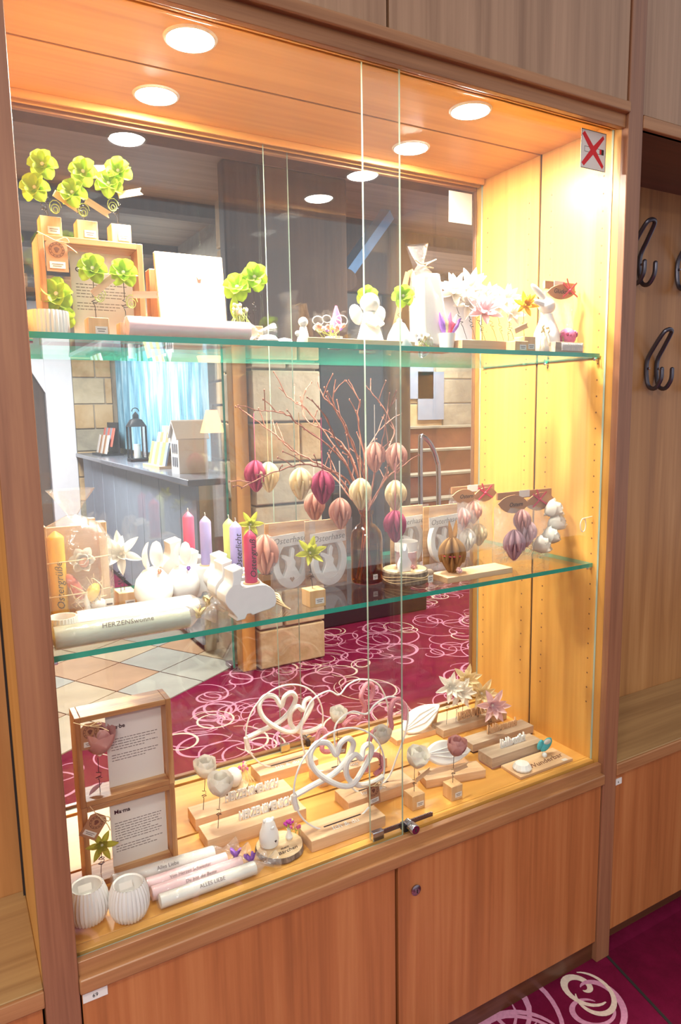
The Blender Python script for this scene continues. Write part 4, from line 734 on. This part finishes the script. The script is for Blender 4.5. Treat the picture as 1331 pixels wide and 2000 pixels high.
BR = [[(0.721, 0.2, 1.25), (0.708, 0.2, 1.346), (0.685, 0.21, 1.416), (0.646, 0.22, 1.497), (0.622, 0.23, 1.526), (0.614, 0.24, 1.557)], [(0.715, 0.2, 1.25), (0.692, 0.2, 1.382), (0.654, 0.2, 1.474), (0.632, 0.2, 1.508), (0.636, 0.2, 1.562)], [(0.711, 0.2, 1.251), (0.69, 0.22, 1.345), (0.648, 0.25, 1.428), (0.606, 0.28, 1.498), (0.584, 0.3, 1.516), (0.551, 0.31, 1.549)], [(0.71, 0.2, 1.251), (0.665, 0.2, 1.366), (0.608, 0.19, 1.42), (0.536, 0.18, 1.466), (0.502, 0.17, 1.488), (0.462, 0.17, 1.496), (0.426, 0.17, 1.497)], [(0.708, 0.2, 1.251), (0.65, 0.22, 1.348), (0.595, 0.24, 1.384), (0.555, 0.26, 1.41), (0.527, 0.28, 1.443), (0.494, 0.3, 1.472), (0.453, 0.31, 1.504)], [(0.712, 0.2, 1.251), (0.647, 0.17, 1.34), (0.567, 0.14, 1.375), (0.51, 0.12, 1.386), (0.453, 0.11, 1.379), (0.399, 0.1, 1.363), (0.367, 0.1, 1.35)], [(0.718, 0.2, 1.25), (0.723, 0.21, 1.344), (0.712, 0.22, 1.427), (0.711, 0.23, 1.485), (0.717, 0.23, 1.514), (0.701, 0.24, 1.547)], [(0.723, 0.2, 1.25), (0.727, 0.19, 1.345), (0.74, 0.17, 1.427), (0.746, 0.16, 1.484), (0.764, 0.15, 1.523)], [(0.723, 0.2, 1.25), (0.759, 0.23, 1.353), (0.838, 0.27, 1.434), (0.826, 0.28, 1.483), (0.807, 0.29, 1.515), (0.777, 0.3, 1.554)], [(0.726, 0.2, 1.25), (0.728, 0.16, 1.324), (0.736, 0.13, 1.355), (0.763, 0.11, 1.377)], [(0.712, 0.2, 1.251), (0.703, 0.24, 1.379), (0.672, 0.28, 1.438), (0.627, 0.31, 1.469), (0.618, 0.33, 1.499), (0.635, 0.34, 1.549)], [(0.721, 0.2, 1.25), (0.766, 0.23, 1.304), (0.804, 0.25, 1.337), (0.811, 0.26, 1.36)], [(0.71, 0.2, 1.251), (0.686, 0.25, 1.308), (0.672, 0.28, 1.342), (0.653, 0.3, 1.36)], [(0.715, 0.2, 1.25), (0.721, 0.22, 1.379), (0.773, 0.25, 1.436), (0.83, 0.28, 1.468)], [(0.712, 0.2, 1.251), (0.649, 0.16, 1.391), (0.606, 0.14, 1.421), (0.571, 0.12, 1.476), (0.531, 0.11, 1.518)]]
bq = T('twig_bouquet', 'bunch of bare reddish twigs spreading from the amber bottle', 'twigs', (.712, .20, Z2+.006)); rn = random.Random(21); ob = Vector((.712, .20, Z2+.006))
for i, br in enumerate(BR):
    pts = [Vector((.712+rn.uniform(-.02, .02), .20+rn.uniform(-.02, .02), Z2+.008)), Vector((.712+rn.uniform(-.006, .006), .20+rn.uniform(-.006, .006), 1.24))] + [Vector(p) for p in br[1:]]
    pts = [p-ob for p in smoothpts(pts, 5)]; n = len(pts)
    pts = [p+Vector((rn.uniform(-.0015, .0015), rn.uniform(-.0015, .0015), rn.uniform(-.0015, .0015))) for p in pts]
    b = P(bq, 'branch', MB().tube(pts, [.0026*(1-.6*k/(n-1)) for k in range(n)], 6), 'twig')
    for k in range(10, n-1, 3):
        d = (pts[k+1]-pts[k]).normalized(); a = (d + Vector((rn.uniform(-1, 1), rn.uniform(-.8, .8), rn.uniform(-.1, .8)))).normalized(); L = rn.uniform(.015, .06)
        P(b, 'twig', MB().tube([pts[k], pts[k]+a*L*.5+Vector((0, 0, .003)), pts[k]+a*L], [.0013, .0011, .0009], 5), 'twig'); P(b, 'bud', cached('budm', lambda: MB().ball((0, 0, 0), .0020, 5, (.8, .8, 1.4))), 'twig', tuple(pts[k]+a*L))
EG = [((0.483, 0.3, 1.352), 'mag', 1.492), ((0.51, 0.29, 1.349), 'cream', 1.494), ((0.525, 0.16, 1.343), 'cream', 1.492), ((0.567, 0.14, 1.334), 'mag', 1.481), ((0.615, 0.27, 1.275), 'blush', 1.376), ((0.615, 0.15, 1.273), 'blush', 1.388), ((0.649, 0.12, 1.316), 'cream', 1.442), ((0.731, 0.19, 1.388), 'blush', 1.507), ((0.77, 0.16, 1.386), 'blush', 1.518), ((0.739, 0.12, 1.306), 'cream', 1.378), ((0.725, 0.1, 1.241), 'mag', 1.38)]
EL = ['magenta folded-paper egg hanging farthest left on the twigs', 'cream folded-paper egg hanging just beside the leftmost magenta egg', 'cream folded-paper egg hanging touching the central magenta egg on its left', 'large magenta folded-paper egg hanging in the middle left of the bottle', 'blush folded-paper egg hanging half behind the central magenta egg', 'blush folded-paper egg hanging low, just left of the bottle neck', 'cream folded-paper egg hanging right before the bottle neck', 'blush folded-paper egg, left one of the upper pair right of the bottle', 'blush folded-paper egg, right one of the upper pair right of the bottle', 'cream folded-paper egg hanging above the rightmost magenta egg', 'magenta folded-paper egg hanging lowest, right of the bottle']
for (p, c, zt_), lab in zip(EG, EL):
    t = T('paper_egg_ornament', lab, 'egg ornament', p, random.random(), 'folded paper eggs hanging on the twigs'); sz = 1.08 if c != 'mag' else 1.12
    paper_egg(t, (0, 0, 0), {'mag': 'p_mag', 'cream': 'p_cream', 'blush': 'p_blush'}[c], sz); P(t, 'ribbon', bx(-.0012, .0012, -.0003, .0003, .028, zt_-p[2]), {'mag': 'fl_pink', 'cream': 'rope', 'blush': 'p_card'}[c]); P(t, 'bead', cached('beadr', lambda: MB().ball((0, 0, 0), .003, 6)), 'p_rose', (0, 0, -.032))
t = T('wood_slice_rabbit', 'bark-edged wood slice with rabbit, glass and rosette right of the bottle', 'decoration', (.790, .158, Z2))
P(t, 'slice', MB().lathe([(.052, 0), (.055, .004), (.054, .028), (.051, .031)], 30, .03, 7), 'bark'); P(t, 'slice_top', MB().lathe([(.0505, .0312), (.001, .0316)], 30), 'slice'); P(t, 'candle_jar', MB().lathe([(.026, .032), (.027, .036), (.027, .092), (.026, .092), (.025, .036)], 26, cap=False), 'clearglass', (.01, .008, 0)); P(t, 'jar_wax', MB().lathe([(.0245, .034), (.0245, .07), (.001, .07)], 24), 'p_pink', (.01, .008, 0)); P(t, 'paper_band', MB().lathe([(.0276, .072), (.0276, .094)], 26, cap=False), 'p_card', (.01, .008, 0))
P(t, 'rabbit', MB().prism([(-.02, 0), (.012, 0), (.014, .02), (.004, .034), (.004, .05), (.0, .064), (-.004, .05), (-.008, .05), (-.012, .064), (-.014, .048), (-.012, .034), (-.02, .02)], -.012, -.002), 'white', (-.018, -.022, .032), bev=.001); blossom(t, (-.006, -.038, .038), 'rose', 'p_rose', (0, -.7, .7), .9, name='rosette')
for k in range(3): P(t, 'string', MB().tube([(.0555*math.cos(a), .0555*math.sin(a), .010+.005*k+.003*math.sin(3*a+k)) for a in [2*PI*j/30 for j in range(30)]], .0008, 4, True), 'rope')
P(t, 'moss', MB().ball((0, 0, 0), .012, 6, (1.4, .7, .8)), 'greywood', (.045, -.03, .020)); price(t, (.035, -.053, .012), .014, .016)
t = T('paper_bunny_board', 'brown folded-paper bunny with pink band on a pale wooden board', 'decoration', (.957, .115, Z2)); P(t, 'board', bx(-.10, .10, -.032, .032, 0, .014), 'beech', bev=.001)
e = paper_egg(t, (-.055, .008, .054), 'p_brown', 1.42); P(t, 'pink_band', MB().tube([(-.055+.0255*math.cos(a), .008+.0255*math.sin(a), .056) for a in [2*PI*j/24 for j in range(24)]], .0017, 5, True), 'redribbon')
for sg in (-1, 1): P(t, 'ear', petal(.055, .016, 0, .5, .15), 'p_brown', (-.055+sg*.006, .006, .086), (Matrix.Rotation(PI/2*(1-sg)+.2, 3, 'Z') @ Matrix.Rotation(-1.30, 3, 'Y')).to_euler())
blossom(t, (-.065, -.026, .022), 'rose', 'p_pink', (0, -.7, .7), 1.1, name='rosette'); P(t, 'tail', MB().ball((-.06, .035, .04), .008, 6), 'white')
t = gift_bag('clear bag with kraft scallop header before the right wall, rear one of two', (1.135, .33, Z2), .16, .185, .06, 'Ostern', ht=.05)
for k, (x, z, m) in enumerate([(-.04, .10, 'p_rose'), (.0, .115, 'p_blush'), (.02, .05, 'p_cream'), (-.02, .04, 'p_white')]): paper_egg(t, (x, -.01, z), m, 1.0)
t = gift_bag('large clear bag with kraft leaf header and red ribbon, front one of two', (1.175, .175, Z2), .20, .182, .07, 'Ostern', ht=.06)
for k, (x, z, m, s) in enumerate([(-.055, .052, 'p_mauve', 1.25), (-.012, .078, 'p_pink', 1.1), (-.03, .11, 'p_rose', 1.0)]): paper_egg(t, (x, -.03, z), m, s)
for k, (x, z) in enumerate([(.06, .12), (.072, .085), (.05, .05), (.02, .03)]): blossom(t, (x, -.02, z), 'bud', 'p_white', (.5, -.6, .5), 1.1)
mb = MB(); rn = random.Random(8)
for k in range(70): a = Vector((rn.uniform(-.09, .08), rn.uniform(-.025, .02), rn.uniform(.004, .045))); mb.tube(smoothpts([a, a+Vector((rn.uniform(-.02, .02), rn.uniform(-.01, .01), rn.uniform(-.003, .015))), a+Vector((rn.uniform(-.03, .03), rn.uniform(-.01, .01), rn.uniform(-.003, .01)))], 3), .0007, 3)
o = P(t, 'paper_grass', mb, 'p_cream'); o['kind'] = 'stuff'
t = T('clear_hook_ring', 'small clear plastic ring hanging at the right panel edge', 'ring', (1.270, .058, 1.198)); P(t, 'ring', MB().tube([(.010*math.cos(a), 0, .017*math.sin(a)) for a in [2*PI*k/28 for k in range(28)]], .0014, 6, True), 'ivory'); P(t, 'peg', MB().tube([(.0, 0, .017), (.034, .002, .019)], .0014, 6), 'ivory')
# ------------------------------------------------------------------ cabinet floor
t = shadow_box('lower of two stacked acacia box frames, card headed Ma ma', (.050, .192, ZF), .184, .172, .060, None, 'Ma\u00b7ma', 11, .058, 12)
wire(t, (.032, .025, .011), (.034, .006, .076), 4, .006, (.3, .7)); blossom(t, (.034, .000, .086), 'star', 'p_ylw', (-.2, -.85, .45), 1.0); kraft_tag(t, (.020, -.008, .135), (0, .62, 0), .036, .05)
t = shadow_box('upper of two stacked acacia box frames, card headed Lie be', (.049, .192, ZF+.1725), .186, .184, .060, None, 'Lie\u00b7be', 12, .062, 9)
wire(t, (.042, .025, .011), (.040, .012, .09), 3, .006, (.35, .6)); blossom(t, (.044, .012, .095), 'bud', 'p_rose', (0, -.1, 1), 1.35); kraft_tag(t, (.026, -.006, .146), (0, .03, 0), .034, .052); P(t, 'loose_petal', petal(.036, .014, 0, .7, .2), 'p_mauve', (.02, .02, .013), (0, -.12, .5))
ribbed_holder('white ribbed bowl tealight holder, left one with torn label showing', (.038, .104, ZF), .037, .072, None, True); ribbed_holder('white ribbed bowl tealight holder, right one nearest the wrapped candles', (.106, .074, ZF), .0365, .070, None, True)
lying_candle('wrapped_candle', 'white candle lettered Alles Liebe, rearmost of four lying on the cabinet floor', 'candle', (.095, .168, ZF), .205, .0142, 'wax_w', 'Alles Liebe', -.06)
lying_candle('wrapped_candle', 'pale pink candle lying second from the back on the cabinet floor', 'candle', (.150, .127, ZF), .165, .0132, 'wax_pink', 'Von Herzen Schwester', -.02, shear=.2, tsize=.009, bow='fl_purple')
lying_candle('wrapped_candle', 'pale pink candle lying third from the back on the cabinet floor', 'candle', (.152, .097, ZF), .185, .0132, 'wax_pink', 'Du bist die Beste', -.01, shear=.2, tsize=.009, bow='fl_purple')
lying_candle('wrapped_candle', 'white candle with faint lettering lying nearest the glass on the cabinet floor', 'candle', (.160, .067, ZF), .195, .0132, 'wax_w', 'ALLES LIEBE', 0, tsize=.010)
def word_bar(lab, loc, L, d, h, mat, word, ws, wx, base2=None, sc=(.8, 1.5, 1), lm='white', flowers=()):
    t = T('word_bar', lab, 'word sign', loc); P(t, 'bar', bx(0, L, -d/2, d/2, .004, h), mat, bev=.001); P(t, 'base', bx(.002, L-.002, -d/2+.002, d/2-.002, 0, .004), base2 or mat)
    o = letters(t, word, ws, (wx, d*.05, h-.0006), lm); o.scale = sc
    for (x, y, z, k, m, s) in flowers:
        wire(t, (x-.008, y, h), (x, y, z), 3, .006, (.35, .6)); blossom(t, (x, y-.004, z), k, m, (-.05, -.22, 1) if k in ('lotus', 'bud') else FRONT, s, spin=random.random())
    return t
word_bar('rear pale wooden bar with white letter cutouts and white lotus on wire', (.297, .298, ZF), .243, .058, .030, 'beech', 'HERZENSMENSCH', .021, .150, flowers=[(.036, 0, .108, 'bud', 'p_white', 1.15)])
word_bar('front pale wooden bar with white letter cutouts and white lotus on wire', (.295, .212, ZF), .235, .062, .030, 'beech', 'HERZENSMENSCH', .020, .150, flowers=[(.042, 0, .104, 'bud', 'p_white', 1.25)])
t = T('egg_on_slice', 'small white egg with dried pink tuft on a wood slice by the rear glass', 'decoration', (.437, .392, ZF)); P(t, 'slice', MB().lathe([(.034, 0), (.036, .003), (.034, .012)], 24), 'bark'); P(t, 'slice_top', MB().lathe([(.0335, .0121), (.001, .0123)], 24), 'slice'); P(t, 'egg', MB().ball((0, 0, 0), .022, 9, (1, 1, 1.15)), 'matwhite', (-.004, -.004, .036)); pot_flowers(t, (.024, .0, .010), ['fl_peach', 'fl_pink', 'fl_cream'], 16, .045, .014, .006, 9, 'fl_cream')
HEART = [(-.112, -.004), (-.07, .002), (-.02, .012), (.012, .035), (.030, .072), (.016, .094), (-.004, .086), (-.012, .060), (-.028, .088), (-.056, .094), (-.074, .072), (-.062, .036), (-.016, -.004), (.022, -.018), (.052, .002), (.082, .038), (.078, .058), (.060, .056), (.050, .036), (.032, .052), (.012, .036), (.016, .0), (.046, -.030), (.085, -.036), (.112, -.026)]
def ring_bar(lab, x0, L, yc, d, cx, cz, R, word, seedless=0, tagpos=None):
    t = T('heart_ring_stand', lab, 'decoration', (x0, yc, ZF)); P(t, 'bar', bx(0, L, -d/2, d/2, 0, .026), 'beech', bev=.001)
    P(t, 'slot', bx(cx-x0-.045, cx-x0+.05, -.002, .002, .0255, .0264), 'gap')
    P(t, 'ring', MB().tube([(cx-x0+R*math.cos(a), 0, cz-ZF+R*math.sin(a)) for a in [2*PI*k/72 for k in range(72)]], .0021, 7, True), 'ringmetal')
    s = R/.115; P(t, 'heart_cord', MB().tube(smoothpts([(cx-x0+x*s, -.002+.007*math.sin(i*.9), cz-ZF+z*s) for i, (x, z) in enumerate(HEART)], 5), .0064, 9), 'cord_w')
    P(t, 'cord_wrap', MB().tube([(cx-x0+R*math.cos(a), 0, cz-ZF+R*math.sin(a)) for a in [PI+.03+.05*k for k in range(7)]], .0062, 9), 'cord_w')
    o = text(t, word, .020, 'white', (L*.5, -d*.32, .0264), (0, 0, 0), .0003, .1); 
    return t
ring_bar('white ring with two cord hearts on a bar by the rear glass', .500, .165, .408, .064, .588, .690, .110, 'Ich & du')
t = ring_bar('white ring with two cord hearts and kraft tag nearest the front glass', .485, .187, .101, .066, .577, .692, .115, 'Ich & du'); kraft_tag(t, (.172, -.008, .070), (0, -.10, 0), .032, .052); pot_flowers(t, (-.02, .004, .03), ['fl_pink', 'fl_peach'], 5, .02, .01, .005, 2)
def cloud_bar(lab, x0, L, yc, d, path, knit, word, lotus, tagp=None):
    t = T('cloud_ring_stand', lab, 'decoration', (x0, yc, ZF)); P(t, 'bar', bx(0, L, -d/2, d/2, 0, .026), 'beech', bev=.001); P(t, 'slot', bx(L*.25, L*.7, -.002, .002, .0255, .0264), 'gap')
    P(t, 'cloud_ring', MB().tube(smoothpts([(x-x0, 0, z-ZF) for x, z in path], 6, True), .0023, 7, True), 'ringmetal')
    for kn in knit: P(t, 'knit_cord', MB().tube(smoothpts([(x-x0, -.006+.006*math.sin(i*1.3), z-ZF) for i, (x, z) in enumerate(kn)], 5), .0062, 9), 'cord_p', label='pink knitted cord')
    text(t, word, .020, 'white', (L*.42, -d*.32, .0264), (0, 0, 0), .0003, .1)
    for (x, y, z) in lotus: wire(t, (x-x0, y, .026), (x-x0, y, z-ZF), 3, .004); blossom(t, (x-x0, y-.004, z-ZF), 'bud', 'p_white', (-.1, -.25, 1), 1.0)
    if tagp: kraft_tag(t, tagp, (0, .2, 0), .03, .044)
    return t
cloud_bar('cloud-shaped white ring with pink knitted cord, the rear of two', .622, .20, .318, .062, [(.62, .60), (.595, .66), (.590, .72), (.615, .78), (.666, .799), (.698, .782), (.725, .803), (.764, .809), (.815, .785), (.845, .72), (.84, .65), (.80, .598), (.71, .585)],
          [[(.705, .700), (.735, .712), (.755, .705), (.768, .735), (.756, .770), (.778, .795), (.800, .782), (.790, .752), (.772, .748)], [(.625, .665), (.640, .70), (.655, .69), (.64, .655), (.665, .645), (.70, .66)]], 'love you', [(.685, -.01, .715)], (.075, -.012, .085))
cloud_bar('cloud-shaped white ring with pink knitted cord, the front of two', .626, .19, .187, .066, [(.66, .60), (.632, .66), (.612, .72), (.615, .775), (.656, .796), (.698, .781), (.725, .800), (.769, .808), (.813, .778), (.815, .72), (.785, .65), (.755, .598), (.70, .585)],
          [[(.690, .640), (.700, .672), (.730, .668), (.735, .640), (.712, .628)], [(.700, .712), (.722, .735), (.745, .722), (.762, .735), (.758, .768), (.770, .795), (.792, .796), (.806, .775), (.800, .745)]], 'love you', [(.728, -.012, .705)])
t = T('bear_on_slice', 'white ceramic bear and tiny flower vase on a lettered bark-edged wood slice', 'figurine', (.430, .112, ZF))
P(t, 'slice', MB().lathe([(.049, 0), (.052, .004), (.050, .014)], 28, .04, 7), 'bark'); P(t, 'slice_top', MB().lathe([(.0495, .0141), (.001, .0144)], 28), 'slice'); b = P(t, 'bear', MB().lathe([(.012, .0), (.019, .003), (.0215, .016), (.020, .030), (.0155, .042), (.0135, .050), (.009, .058), (.001, .061)], 24), 'white', (-.020, .008, .0144))
for sg in (-1, 1): P(b, 'ear', MB().ball((sg*.0095, 0, .058), .0042, 6), 'white')
P(b, 'snout', MB().ball((.002, -.0125, .045), .0052, 6, (1.1, .7, .8)), 'white'); P(b, 'heart', MB().prism([(0, -.003), (.0028, .001), (.0012, .0028), (0, .0016), (-.0012, .0028), (-.0028, .001)], -.0220, -.0200), 'ink', (.006, .0012, .018))
P(t, 'vase', MB().lathe([(.006, 0), (.0085, .006), (.004, .018), (.005, .024)], 14), 'white', (.026, .006, .0144)); pot_flowers(t, (.026, .006, .036), ['fl_mag', 'fl_mag', 'fl_cream'], 14, .018, .010, .0045, 7); text(t, 'mein', .010, 'ink', (.004, -.020, .0146), (0, 0, .1), .0002, .3); text(t, 'B\u00e4rchen', .014, 'ink', (.006, -.033, .0146), (0, 0, .1), .0002, .3)
stake('flower_pick', 'white lotus on coiled wire and labelled block before the front glass', 'flower pick', (.776, .102, ZF), [(-.002, -.004, .100)], 'bud', 'p_white', (.036, .036, .036), s=1.2, tg=(.022, -.006, .075, -.3))
stake('flower_pick', 'dusty pink bud on coiled wire and labelled block before the front glass', 'flower pick', (.878, .086, ZF), [(.0, -.004, .108)], 'bud', 'p_rose', (.034, .034, .036), s=1.1, tg=(.020, -.006, .072, 0))
def wing(lab, loc, L, w, rot):
    t = T('ceramic_wing', lab, 'ceramic wing', loc, rot=rot)
    out = [(L*(u-.5), w*.5*math.sin(PI*u**.8)**.8) for u in [k/12 for k in range(13)]]+[(L*(u-.5), -w*.5*math.sin(PI*u**.8)**.8) for u in [k/12 for k in range(11, 0, -1)]]
    P(t, 'wing', MB().prism(out, -.006, .006, 'xz'), 'white', bev=.004)
    for k, q in enumerate((-.22, .0, .2)): P(t, 'rib', MB().tube([(L*-.42, -.0065, q*w*.2), (L*.0, -.0075, q*w), (L*.36, -.0065, q*w*.5)], .0016, 6), 'white')
    return t
word_bar('pale wooden bar with white words lying askew before the dusty pink bud wing', (.850, .172, ZF), .165, .050, .022, 'beech', ' ', .02, .06).rotation_euler = (0, 0, -.22)
wing('white ceramic wing propped on the askew pale bar', (.935, .175, ZF+.060), .145, .062, (-.45, .16, -.05)); wing('white ceramic wing farther back near the rear glass', (1.005, .385, ZF+.055), .135, .066, (-.45, -.42, -.1))
t = T('feather_holder', 'thin pale wooden strip under the rear ceramic wing', 'wooden strip', (.94, .40, ZF)); P(t, 'strip', bx(-.03, .12, -.03, .03, 0, .016), 'beech', bev=.001); P(t, 'peg', bx(.10, .118, -.008, .008, .016, .09), 'beech_z', rot=(0, .2, 0)); pot_flowers(t, (.075, .0, .03), ['fl_cream', 'fl_peach'], 7, .04, .012, .006, 5)
word_bar('grey wooden bar with cutout letters and cream lilies by the rear glass', (1.045, .362, ZF), .24, .055, .026, 'greywood', 'HERZENSMENSCH', .019, .135, 'acacia', (.75, 1.9, 1), 'beech', flowers=[(.075, 0, .118, 'lily', 'p_white', 1.35), (.115, .02, .14, 'lily', 'p_cream', 1.35), (.150, -.01, .100, 'lily', 'p_cream', 1.4), (.04, .0, .14, 'lily', 'p_white', 1.3)])
word_bar('grey wooden bar with cutout letters and pale pink lily, middle of three', (1.060, .250, ZF), .225, .05, .026, 'greywood', 'Lieblingsmensch', .020, .130, 'gap', (.85, 1.9, 1), 'beech', flowers=[(.085, 0, .112, 'lily', 'p_pink', 1.4)])
word_bar('grey wooden bar with white letters and pink stripe, front of three', (1.045, .160, ZF), .185, .055, .032, 'greywood', 'Lieblingsstück', .019, .100, 'p_rose', (.85, 1.9, 1), 'white')
t = T('shell_board', 'thin pale wooden plate with white shell and black script at the front right', 'decoration', (1.163, .092, ZF)); P(t, 'plate', bx(-.092, .095, -.036, .036, 0, .008), 'beech', bev=.001); P(t, 'shell', MB().lathe([(.001, 0), (.022, .001), (.024, .006), (.017, .017), (.002, .021)], 44, .10, 13), 'white', (-.060, -.008, .008)); text(t, 'Wunderbar', .026, 'sepia', (.022, -.016, .0082), (0, 0, .05), .0002, .3); price(t, (.070, -.030, .0086), .016, .010, (PI/2, 0, 0))
P(t, 'feather', MB().ball((0, 0, 0), .026, 8, (.9, .3, .55)), 'turq', (.052, .018, .035), (0, -.6, 0)); P(t, 'feather', MB().ball((0, 0, 0), .016, 8, (.6, .3, .9)), 'turq', (.030, .018, .040), (0, .5, 0)); P(t, 'feather', MB().ball((0, 0, 0), .014, 8, (.9, .3, .5)), 'p_white', (.050, .012, .046)); P(t, 'bead', MB().ball((.036, .008, .014), .007, 7), 'matwhite')
